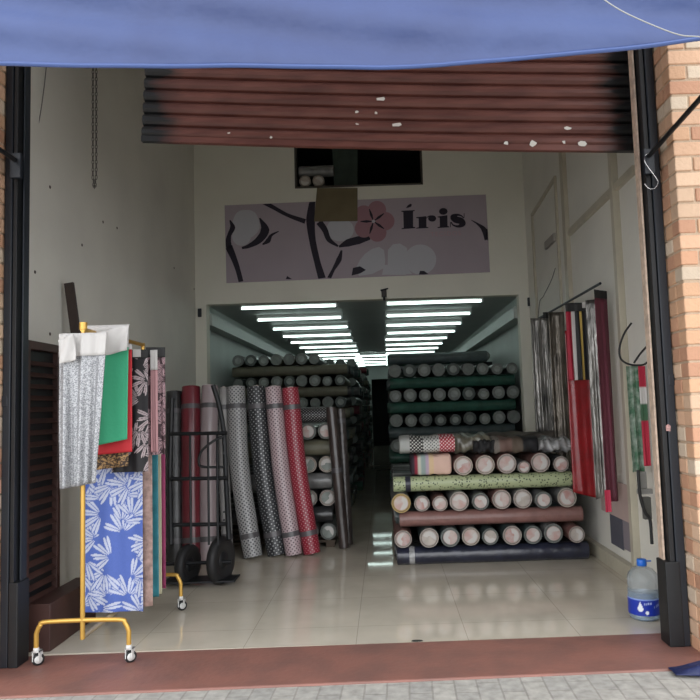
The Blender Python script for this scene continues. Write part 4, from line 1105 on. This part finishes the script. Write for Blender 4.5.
def hung_cloth(name, label, x0, x1, Y, z0, z1, m, fold=.012, nf=2.5, grp='sample cloths on the gold rack', cols=None, header=None, cat='fabric', nx=24, nz=40, flare=0.0, skew=0.0, ydepth=0.0, uneven=0.0, hang=None, x0b=None, x1b=None, thick=.003):
    """cloth hanging in the X-Z plane (ydepth turns it towards Y); header=(height, material)"""
    t = empty(name, (x0, Y, z0), label=label, cat=cat, group=grp)
    W = x1 - x0; H = z1 - z0; ph = random.uniform(0, 6)
    x0b = x0 if x0b is None else x0b; x1b = x1 if x1b is None else x1b
    def pos(u, v):
        w = (1 - v) * .8 + .2
        xa = x0b + (x0 - x0b) * v; xb = x1b + (x1 - x1b) * v
        y = fold * w * math.sin(2 * PI * nf * u + ph + .6 * math.sin(3 * v)) + fold * .4 * math.sin(2 * PI * nf * 2.3 * u + ph * 2 + 2 * v) * w
        return Vector((xa + (xb - xa) * u - x0, y + ydepth * u, (H * v) - uneven * (1 - v) * math.sin(PI * u) * (-1) - skew * u * (1 - v)))
    hh = header[0] if header else 0
    vt = 1 - hh / H
    vs, uv, cs = [], [], []
    for i in range(nx + 1):
        for j in range(nz + 1):
            u, v = i / nx, j / nz * vt
            vs.append(pos(u, v)); uv.append((u * W, v * H))
            if cols is not None: cs.append(tuple(cols[min(i * cols.shape[0] // (nx + 1), cols.shape[0] - 1), min(j * cols.shape[1] // (nz + 1), cols.shape[1] - 1)]))
    fs = [(i * (nz + 1) + j, (i + 1) * (nz + 1) + j, (i + 1) * (nz + 1) + j + 1, i * (nz + 1) + j + 1) for i in range(nx) for j in range(nz)]
    MB().add(vs, fs, 0, uv, True, cs if cols is not None else None).build('cloth', m, t, solid=thick)
    if header:
        vs = []; n2 = 6
        for i in range(nx + 1):
            for j in range(n2 + 1): vs.append(pos(i / nx, vt + (1 - vt) * j / n2) + Vector((0, -.002, 0)))
        fs = [(i * (n2 + 1) + j, (i + 1) * (n2 + 1) + j, (i + 1) * (n2 + 1) + j + 1, i * (n2 + 1) + j + 1) for i in range(nx) for j in range(n2)]
        MB().add(vs, fs, smooth=True).build('header_band', header[1], t, solid=.005)
    return t
hdr_black = mat('black_header_tape', (.02, .02, .02), .7)
def span(px0, px1, pyb, pyt, Y):
    xm = (px0 + px1) / 2; ym = (pyb + pyt) / 2
    return at(px0, ym, Y).x, at(px1, ym, Y).x, at(xm, pyb, Y).z, at(xm, pyt, Y).z
silver = mat_sequin('silver_sequin_cloth', (.20, .205, .215), (.47, .475, .49), 240)
x0, x1, z0, z1 = span(59, 103, 489, 333, 3.73)
hung_cloth('sample_cloth', 'silver sequin cloth with white header, foremost on the gold rack', x0 - .005, x1 + .022, 3.735, z0, z1, silver, .026, 2.4, header=(.125, white_m), skew=-.03, x0b=x0, x1b=x1 - .035, thick=.004, nx=40)
x0, x1, z0, z1 = span(93, 129, 446, 325, 3.93)
hung_cloth('sample_cloth', 'plain green cloth with white header on the gold rack', x0 - .04, x1, 3.93, z0, z1 + .0, mat('emerald_felt', (.045, .36, .19), .8, bump=.1), .004, 1, header=(.135, white_m), skew=-.035, x0b=x0 - .005, x1b=x1 - .012)
x0, x1, z0, z1 = span(90, 132, 455, 345, 3.98)
hung_cloth('sample_cloth', 'red cloth showing as a border behind the green one', x0, x1, 3.98, z0, z1, mat('scarlet_cloth', (.50, .022, .03), .7), .003, 1, header=(.03, white_m), skew=-.015)
x0, x1, z0, z1 = span(92, 128, 470, 352, 4.02)
leo = np.zeros((60, 160, 3)); 
rg = np.random.default_rng(3); q = rg.random((60, 160)); q = (q + np.roll(q, 1, 0) + np.roll(q, 1, 1) + np.roll(q, 2, 0)) / 4
leo[...] = np.where(q[..., None] > .55, np.array((.42, .25, .10)), np.array((.05, .03, .02)))
hung_cloth('sample_cloth', 'leopard print cloth peeking below the red border', x0, x1, 4.02, z0, z1, mat_attr('printed_sample', .6), .006, 1.5, cols=leo, nx=59, nz=159, skew=-.02)
x0, x1, z0, z1 = span(112, 150, 472, 350, 4.07)
P = fan_pattern(.24, z1 - z0, 70, 190, (.012, .011, .013), (.42, .34, .35), 5, 0, .17, .0058, 10)
hung_cloth('sample_cloth', 'black cloth with pale radiating leaf print behind the green one', x0, x1 - .012, 4.07, z0, z1, mat_attr('printed_sample', .6), .006, 1.5, cols=P, nx=70, nz=190, header=(.05, hdr_black))
x0, x1, z0, z1 = span(84, 143, 612, 372, 4.15)
P = fan_pattern(.34, z1 - z0, 110, 330, (.075, .13, .42), (.50, .54, .66), 8, 0, .20, .0088, 8)
hung_cloth('sample_cloth', 'long blue cloth printed with white palm leaves', x0, x1, 4.15, z0, z1, mat_attr('printed_sample', .6), .008, 1.5, cols=P, nx=110, nz=330, skew=.0)
x0, x1, z0, z1 = span(143, 152, 606, 352, 4.23)
hung_cloth('sample_cloth', 'mottled pinkish beige cloth strip beside the palm leaf cloth', x0 - .1, x1, 4.23, z0, z1, mat('mottled_beige', (.45, .30, .26), .7, var=.5, vscale=28), .008, 1)
x0, x1, z0, z1 = span(150, 158, 597, 352, 4.33)
hung_cloth('sample_cloth', 'teal cloth strip hanging on the gold rack', x0 - .1, x1, 4.33, z0, z1, mat('teal_cloth', (.035, .22, .27), .6, var=.3, vscale=14), .008, 1)
x0, x1, z0, z1 = span(156, 161, 594, 352, 4.43)
hung_cloth('sample_cloth', 'pale yellow cloth strip next to the teal one', x0 - .1, x1, 4.43, z0, z1, mat('butter_cloth', (.50, .48, .33), .7), .008, 1)
x0, x1, z0, z1 = span(160, 165.5, 588, 352, 4.53)
hung_cloth('sample_cloth', 'magenta cloth strip, rearmost on the gold rack', x0 - .1, x1, 4.53, z0, z1, mat('magenta_cloth', (.32, .045, .13), .7, var=.3, vscale=10), .008, 1)
# shorter patterned pieces in front of those strips
x0, x1, z0, z1 = span(146, 163, 455, 347, 4.19)
P = fan_pattern(.12, z1 - z0, 50, 220, (.05, .025, .03), (.40, .26, .28), 15, 0, .09, .0048, 8)
hung_cloth('sample_cloth', 'dusty pink patterned short cloth with black header', x0, x1, 4.19, z0, z1, mat_attr('printed_sample', .6), .01, 1.5, cols=P, nx=50, nz=190, header=(.06, hdr_black), ydepth=.05)
x0, x1, z0, z1 = span(153, 158, 452, 350, 4.17)
hung_cloth('sample_cloth', 'narrow plain dusty pink cloth with a pointed white top', x0 - .012, x1, 4.165, z0, z1, mat('dusty_pink', (.45, .24, .25), .7), .004, 1, header=(.12, white_m))
# paper tag on black header
x0, x1, z0, z1 = span(133, 141, 357, 349.5, 4.06)
tag(boxes((x0, x1, 4.055, 4.058, z0, z1)).build('paper_tag', mat('white_paper_sticker', (.66, .63, .6), .7)), 'small white paper tag on the black header of the leaf print cloth', 'tag')
# folded-over white header draped on the rail
def drape():
    t = empty('white_header_cloth', (RX, 3.83, RZ), label='large white header cloth folded over the gold rail', cat='fabric')
    Y = 3.87
    c = [at(100, 331, Y), at(129, 324, Y), at(127, 350, Y), at(100, 357, Y)]
    o = t.location
    def f(u, v):
        a_ = c[0].lerp(c[1], u); b_ = c[3].lerp(c[2], u); p = a_.lerp(b_, v); return p - Vector(o) + Vector((0, .008 * math.sin(9 * u + 4 * v), 0))
    grid_cloth('cloth', 16, 10, f, white_m, t, .004)
    Y2 = 3.70
    d = [at(58, 340, Y2), at(74, 334, Y2), at(76, 360, Y2), at(60, 364, Y2)]
    def g(u, v):
        a_ = d[0].lerp(d[1], u); b_ = d[3].lerp(d[2], u); p = a_.lerp(b_, v); return p - Vector(o) + Vector((0, .01 * math.sin(6 * u + 4 * v), 0))
    grid_cloth('fold', 12, 10, g, white_m, t, .004)
drape()

# ------------------------------------------------------------------ louvred panel and plank by the left wall
def louvre_panel():
    brn = mat('dark_brown_painted_metal', (.060, .026, .021), .5, var=.3, vscale=8)
    X = -2.06; y0, y1 = 3.99, 4.42; H = at(54, 346, 4.42).z
    t = empty('louvred_shutter_leaf', (X, y0, 0), label='dark brown louvred shutter leaf standing behind the left post', cat='shutter')
    boxes((-.02, .02, 0, .05, 0, H), (-.02, .02, y1 - y0 - .04, y1 - y0, 0, H), (-.02, .02, .05, y1 - y0 - .04, H - .05, H), (-.02, .02, .05, y1 - y0 - .04, 0, .10)).build('frame', brn, t, bevel=.003)
    m = MB(); z = .12
    while z < H - .08:
        m.box(-.016, .020, .05, y1 - y0 - .04, z, z + .006, M=Matrix.Translation((0, 0, z)) @ Matrix.Rotation(.8, 4, 'Y') @ Matrix.Translation((0, 0, -z)))
        z += .068
    m.build('louvre_blades', brn, t)
    boxes((-.020, -.014, .05, y1 - y0 - .04, .1, H - .05)).build('backing', black_m, t)
    tag(t)
    # leaning plank
    a, b = at(69, 283, 4.75), at(93, 520, 4.75)
    top_ = Vector((a.x, 4.75, a.z))
    bot = Vector((a.x + .30, 4.75, 0.012))
    pk = empty('plank', bot, label='dark brown plank leaning against the left wall above the clothes rack', cat='plank')
    d = (top_ - bot); Ld = d.length; d.normalize()
    nrm = Vector((0, 1, 0)); sd = d.cross(nrm)
    M = Matrix(((sd.x, nrm.x, d.x, 0), (sd.y, nrm.y, d.y, 0), (sd.z, nrm.z, d.z, 0), (0, 0, 0, 1)))
    MB().box(-.032, .032, -.012, .012, 0, Ld, M=M).build('board', mat('dark_plank_wood', (.045, .028, .022), .6, var=.3, vscale=12), pk, bevel=.003)
    # low dark plinth strip on floor at wall
    tag(boxes((-2.03, -1.90, 4.0, 4.62, 0, .26)).build('metal_channel', mat('dark_brown_painted_metal', (.060, .026, .021), .5), bevel=.004), 'low dark brown metal box on the floor at the foot of the louvred leaf', 'metal channel')
louvre_panel()

# ------------------------------------------------------------------ right wall: ducts, rails, hanging cloth
def duct(label, pts, w=.04, d=.03, nm='wall_duct'):
    """rectangular plastic duct run along the wall"""
    m = MB()
    for a, b in zip(pts, pts[1:]):
        a, b = Vector(a), Vector(b); L = (b - a).length; dz = (b - a).normalized(); nx = Vector((1, 0, 0)); sy = dz.cross(nx)
        M = Matrix(((nx.x, sy.x, dz.x, a.x), (nx.y, sy.y, dz.y, a.y), (nx.z, sy.z, dz.z, a.z), (0, 0, 0, 1)))
        m.box(-d, 0, -w / 2, w / 2, -w / 2, L + w / 2, M=M)
    return tag(m.build(nm, duct_m, bevel=.003), label, 'duct', 'cream ducts on the right wall')
def wallpt(px, py):          # on the right wall
    d = RT * ((px - PX) / F) - UP * ((py - PY) / F) + f0
    return CAM + d * ((XR - .001) / d.x)
wa = wallpt(533, 215); wb = wallpt(556, 178)
duct('narrow cream duct nearest the back corner, rising then bending along the right wall', [(XR, wa.y, 1.2), (XR, wa.y, wa.z), (XR, wb.y, wb.z), (XR, wb.y, 1.2)], .035, .025)
wc = wallpt(565, 170)
duct('wide cream duct running the height of the right wall with screw heads', [(XR, wc.y, .8), (XR, wc.y, 5.1)], .10, .04)
wd, we = wallpt(572, 232), wallpt(636, 170)
duct('cream duct rising slantwise along the upper right wall', [(XR, wd.y, wd.z), (XR, we.y, we.z)], .055, .035)
wf = wallpt(630, 400)
duct('tall thick cream duct beside the green cloth on the right wall', [(XR, wf.y, .12), (XR, wf.y, 3.6)], .06, .05)
wg = wallpt(547, 245); wh_ = wallpt(556, 236)
tag(boxes((XR - .03, XR, wh_.y, wg.y, wg.z - .05, wg.z + .03)).build('junction_box', mat('grey_plastic', (.3, .28, .25), .5), bevel=.004), 'small grey junction box between two ducts on the right wall', 'box')
pts = smooth_path([wallpt(556, 268), wallpt(552, 280), wallpt(544, 296), wallpt(540, 303), wallpt(538, 330)], 5)
tag(MB().sweep([p - Vector((.006, 0, 0)) for p in pts], .004, 6).build('cable', mat('grey_cable', (.2, .19, .18), .6)), 'thin dark cable curving down the right wall between ducts', 'cable')

GR = 'long cloths hanging along the right wall'
seq_d = mat('crinkled_silver_lame', (.36, .345, .32), .32, metal=.6, var=.75, vscale=14, bump=1.0, bscale=22, stretch=(1, 1, .35))
seq_b = mat('crinkled_bronze_lame', (.20, .175, .145), .35, metal=.6, var=.7, vscale=14, bump=1.0, bscale=22, stretch=(1, 1, .35))
def rail_sample(label, pxs, ys, Y, m, **k):
    x0, x1, z0, z1 = span(pxs[0], pxs[1], ys[1], ys[0], Y)
    x1 = min(x1, XR - .02)
    return hung_cloth('hanging_cloth', label, x0, x1, Y, z0, z1, m, grp=GR, **k)
rail_sample('silver sequin cloth farthest back on the right wall rail', (533, 547), (318, 432), 6.75, seq_d, fold=.02, nf=2)
rail_sample('silver sequin cloth second from the back on the right wall rail', (546, 556), (312, 434), 6.5, seq_d, fold=.02, nf=2, header=(.06, hdr_black), skew=.0)
rail_sample('olive bronze sequin cloth next to the red one on the right wall rail', (552, 568), (312, 468), 6.1, seq_b, fold=.02, nf=1.5)
def candy(W=1):
    out = np.zeros((60, 4, 3))
    for i in range(60):
        u = i / 60
        out[i] = (.36, .012, .035) if u < .22 else (.55, .52, .50) if u < .38 else (.012, .012, .012) if u < .56 else (.55, .38, .10) if u < .66 else (.012, .012, .014)
    return out
rail_sample('long glossy red cloth hanging beside the near stack', (569, 592), (330, 492), 5.47, mat('glossy_red_cloth', (.26, .003, .008), .35, var=.35, vscale=6, bump=.4, bscale=10, coat=.4), fold=.008, nf=1.2, uneven=.0, skew=.05)
rail_sample('short cloth striped red, white, black and gold over the red one', (567, 591), (303, 380), 5.42, mat_attr('printed_sample', .6), fold=.010, nf=2.2, cols=candy(), nx=59, header=(.065, hdr_black))
x0, x1, z0, z1 = span(582, 588, 308, 302, 5.40)
tag(boxes((x0, x1, 5.395, 5.398, z0, z1)).build('paper_tag', mat('white_paper_sticker', (.66, .63, .6), .7)), 'small pinkish tag on the header of the striped short cloth', 'tag')
rail_sample('narrow dark silver sequin cloth between the red and maroon cloths', (591, 602), (300, 500), 5.22, seq_d, fold=.012, nf=1.5, skew=-.05, ydepth=-.05)
rail_sample('maroon cloth with red tip nearest the door on the right rail', (600, 617), (289, 503), 4.98, mat('maroon_hanging', (.17, .035, .06), .6, var=.3, vscale=5, stretch=(1, 1, .3)), fold=.015, nf=1.2, ydepth=.10, header=(.06, hdr_black))
# the rail itself
def wall_rail():
    p0, p1 = at(600, 287, 4.95), at(536, 322, 7.0)
    z = 2.12
    t = empty('wall_rail', (1.56, 4.95, z), label='dark steel rail on brackets carrying the right wall cloths', cat='rail')
    MB().sweep([(0, -.02, 0), (0, 2.0, 0)], .010, 10).build('bar', blackm2, t)
    for y in (1.0, 1.95): MB().sweep([(0, y, 0), (XR - 1.56, y, .0)], .009, 8).build('bracket', blackm2, t)
wall_rail()
# near the right post
rail_sample('green leafy print cloth hanging close to the right post', (629, 641), (366, 472), 4.62, (lambda: mat('green_leaf_print', (.05, .14, .075), .6, var=.6, vscale=22, col2=(.30, .36, .30), bump=.3))(), fold=.012, nf=2)
P = np.zeros((4, 60, 3)); 
for j in range(60): P[:, j] = (.42, .02, .05) if j > 46 else (.62, .60, .58) if j > 36 else (.05, .13, .07) if j > 26 else (.45, .02, .05)
rail_sample('narrow red, white and green cloth strip beside the right post', (641, 648), (366, 466), 4.42, mat_attr('printed_sample', .6), fold=.004, nf=1, cols=P, nz=59)
def hoop():
    Y = 4.45
    pts = smooth_path([at(631.5, 323, Y), at(624, 334, Y), at(619.5, 348, Y), at(621, 359, Y), at(630, 364.5, Y), at(642, 365, Y), at(648, 362, Y)], 8)
    o = pts[0].copy(); t = empty('cable_hoop', o, label='black flexible hoop hooked behind the right post', cat='hose')
    MB().sweep([p - o for p in pts], .0065, 10).build('hose', rubber_m, t)
    pts = smooth_path([at(634, 363, Y - .02), at(640, 354, Y - .02), at(647, 346, Y - .02)], 6)
    MB().sweep([p - o for p in pts], .0065, 10).build('hose_end', rubber_m, t)
    # lock mechanism on wall
    Y = 4.5
    o = at(645, 492, Y); t = empty('shutter_lock', o, label='grey metal shutter lock hanging beside the right post', cat='lock')
    MB().box(-.05, .045, -.015, .015, -.012, .02).build('crosspiece', mat('galvanised', (.32, .32, .31), .4, metal=.5), t, bevel=.004)
    MB().box(-.035, .015, -.01, .012, .02, .13).build('lock_case', mat('galvanised', (.32, .32, .31), .4, metal=.5), t, bevel=.008)
    MB().box(-.02, .03, -.02, .02, -.17, -.03).build('lower_bracket', mat('dull_lock_steel', (.12, .12, .11), .5, metal=.4), t, bevel=.006)
    P = [at(638, 470, Y - .03), at(640, 495, Y - .03), at(645, 512, Y - .03), at(650, 520, Y - .03), at(652, 544, Y - .03)]
    MB().sweep([p - o for p in smooth_path(P, 5)], .010, 10).build('lever', rubber_m, t)
hoop()
def wall_patch(name, px0, px1, py0, py1, Y0, m, label, cat='paper', off=.006):
    a, b = wallpt(px0, (py0 + py1) / 2), wallpt(px1, (py0 + py1) / 2); zt = wallpt((px0 + px1) / 2, py0).z; zb = wallpt((px0 + px1) / 2, py1).z
    return tag(boxes((XR - off - .004, XR - off, b.y, a.y, zb, zt)).build(name, m), label, cat, 'swatches on the right wall')
wall_patch('wall_swatch', 603, 631, 481, 516, 5, mat('blush_card', (.50, .38, .35), .8, var=.1), 'blush pink card stuck low on the right wall', off=.014)
wall_patch('wall_swatch', 612, 624, 507, 546, 5, mat('slate_card', (.085, .085, .11), .7), 'dark slate swatch under the blush card on the right wall', off=.010)
wall_patch('wall_swatch', 622, 634, 507, 550, 5, mat('mauve_card', (.24, .21, .235), .7), 'mauve grey swatch beside the dark slate one', off=.006)
x0, x1, z0, z1 = span(605, 611, 512, 490, 4.9)
hung_cloth('hanging_cloth', 'small crimson cloth end dangling below the maroon cloth', x0, x1, 4.9, z0, z1, mat('crimson_scrap', (.45, .02, .06), .6), .004, 1, grp=GR)

# ------------------------------------------------------------------ water bottle
def bottle():
    b = at(645, 618, 4.26); O = Vector((b.x, 4.26, 0.001))
    t = empty('water_bottle', O, label='large clear water bottle with blue cap and label on the tiles', cat='bottle')
    m, N, L, B = nodes_of('clear_blue_plastic')
    B.inputs['Base Color'].default_value = (.80, .88, .95, 1); B.inputs['Roughness'].default_value = .12; B.inputs['Transmission Weight'].default_value = .82; B.inputs['IOR'].default_value = 1.25; B.inputs['Alpha'].default_value = 0.75
    R = .090
    prof = [(0, .006), (R * .8, .0), (R * .95, .01), (R, .03), (R * .97, .045), (R, .06), (R, .175), (R * .96, .185), (R, .20), (R * .99, .235), (R * .90, .262), (R * .66, .286), (R * .34, .300), (.024, .304), (.024, .318)]
    MB().lathe(prof, 40, M=Matrix()).build('bottle_body', m, t)
    w, N, L, B = nodes_of('water')
    B.inputs['Base Color'].default_value = (.62, .80, .97, 1); B.inputs['Roughness'].default_value = .02; B.inputs['Transmission Weight'].default_value = .75; B.inputs['IOR'].default_value = 1.33
    MB().lathe([(0, .008), (R * .78, .004), (R * .93, .012), (R * .96, .03), (R * .96, .150), (0, .150)], 36).build('water', w, t)
    cap = mat('bright_blue_cap', (.015, .14, .60), .35)
    mb = MB(); mb.lathe([(0, .343), (.024, .343), (.028, .338), (.029, .308), (.026, .304)], 30); mb.box(.02, .055, -.004, .004, .326, .333)
    mb.build('cap', cap, t)
    # wrap-around label
    lab = MB(); seg = 48; vs = []; cs = []
    K = 30
    rg = np.random.default_rng(4)
    def lc(a, v):       # a angle from the front (-Y), v height 0..1
        x = a * R / .01; z = v * 8
        # drop
        dx, dz = x + 5.2, z - 3.6
        if dz < 0 and dx * dx + dz * dz * 1.0 < 2.6: return (.80, .84, .88)
        if dz >= 0 and abs(dx) < 1.6 * (1 - dz / 3.2): return (.80, .84, .88)
        if (x + 1.6) ** 2 + (z - 1.6) ** 2 < .8: return (.80, .84, .88)
        if -3 < x < 1.4 and abs(z - 6 - .1 * x) < .55 and (int((x + 9) * 2.4) % 3 > 0): return (.40, .48, .75)
        if 2.5 < x < 7 and abs(z - 4.2 - .25 * (x - 3)) < .6 and (int((x + 9) * 1.8) % 2 > 0): return (.30, .38, .68)
        if v > .93: return (.25, .36, .70)
        return (.012, .035, .36)
    NS = 120
    for i in range(NS + 1):
        th = -PI + 2 * PI * i / NS
        for j in range(K + 1):
            v = j / K; vs.append(((R + .0015) * math.sin(th), -(R + .0015) * math.cos(th), (.035 + .095 * v))); cs.append(lc(th, v))
    lab.add(vs, [(i * (K + 1) + j, (i + 1) * (K + 1) + j, (i + 1) * (K + 1) + j + 1, i * (K + 1) + j + 1) for i in range(NS) for j in range(K)], 0, None, True, cs)
    lab.build('label', mat_attr('printed_label', .35), t)
bottle()

# ------------------------------------------------------------------ dark blue cloth on the ground, right
def ground_cloth():
    O = Vector((1.42, 3.44, 0.0)); t = empty('ground_cloth', O, label='dark blue cloth lying crumpled on the ground at the right edge', cat='cloth')
    def f(u, v):
        x = -.10 + 1.0 * u; y = -.16 + .26 * v
        edge = max(0, min(1, u * 5)) * (.6 + .4 * math.sin(PI * v)); 
        taper = .35 + .65 * min(1, u * 2.5)
        y = (y + .03) * taper - .01
        env = (math.sin(PI * min(1, max(0, v))) ** .6) * min(1, u * 3 + .02)
        z = .004 + env * (.075 + .035 * math.sin(11 * u + 5 * v) + .018 * math.sin(23 * u - 9 * v + 1) + .03 * u)
        return (x, y, z)
    grid_cloth('cloth', 60, 30, f, mat('navy_tarp', (.012, .02, .085), .55, var=.3, vscale=9, bump=.3), t, .004)
ground_cloth()
# small dark leaf-like spot on tile edge
p = at(417, 638.5, 3.99)
tag(MB().lathe([(0, .004), (.028, .003), (.034, 0)], 12, M=Matrix.Diagonal((1.0, .45, 1, 1))).build('dry_leaf', mat('dark_leaf', (.03, .03, .025), .7)), 'small dark dried leaf lying at the edge of the tiles', 'leaf').location = (p.x, 3.985, .001)

# high window contents: ledge, rolls
sh = empty('shelf', ((wx0 + .45), YB + .55, wz - .001), label='dark shelf inside the high window carrying rolls', cat='shelf')
boxes((-.40, .40, -.35, .55, -.02, .02)).build('board', mz, sh)
for x in (-.36, .36): boxes((x - .02, x + .02, .3, .34, -(wz - .05 - ZC - .2), -.02)).build('post', mz, sh)
GH = 'rolls inside the high window'
for k, px in enumerate((305, 318.5)):
    X = at(px, 181, YB + .03).x
    put_roll(X, YB + .025, wz + .021 + .073, 'Y', .072, .8, 'grey', 'cream', 2, True, f'{["left", "right"][k]} one of the two roll ends inside the high window', GH)
put_roll(at(299, 168, YB + .1).x, YB + .11, wz + .021 + .146 + .072, 'X', .07, .42, 'grey', 'cream', 2, True, 'grey roll lying across the two roll ends inside the high window', GH)
# ------------------------------------------------------------------ light
w = bpy.data.worlds.new('overcast_sky'); SC.world = w; w.use_nodes = True
N = w.node_tree.nodes; L = w.node_tree.links; bg = N['Background']
# overcast, brighter over the open street (towards -Y) than behind the building
tc = N.new('ShaderNodeTexCoord'); sp = N.new('ShaderNodeSeparateXYZ'); L.new(tc.outputs['Generated'], sp.inputs[0])
mr = N.new('ShaderNodeMapRange'); mr.inputs['From Min'].default_value = -1.0; mr.inputs['From Max'].default_value = 0.6
mr.inputs['To Min'].default_value = 2.3; mr.inputs['To Max'].default_value = 0.8
L.new(sp.outputs['Y'], mr.inputs['Value'])
bg.inputs['Color'].default_value = (.97, 0.99, 1.02, 1); L.new(mr.outputs[0], bg.inputs['Strength'])
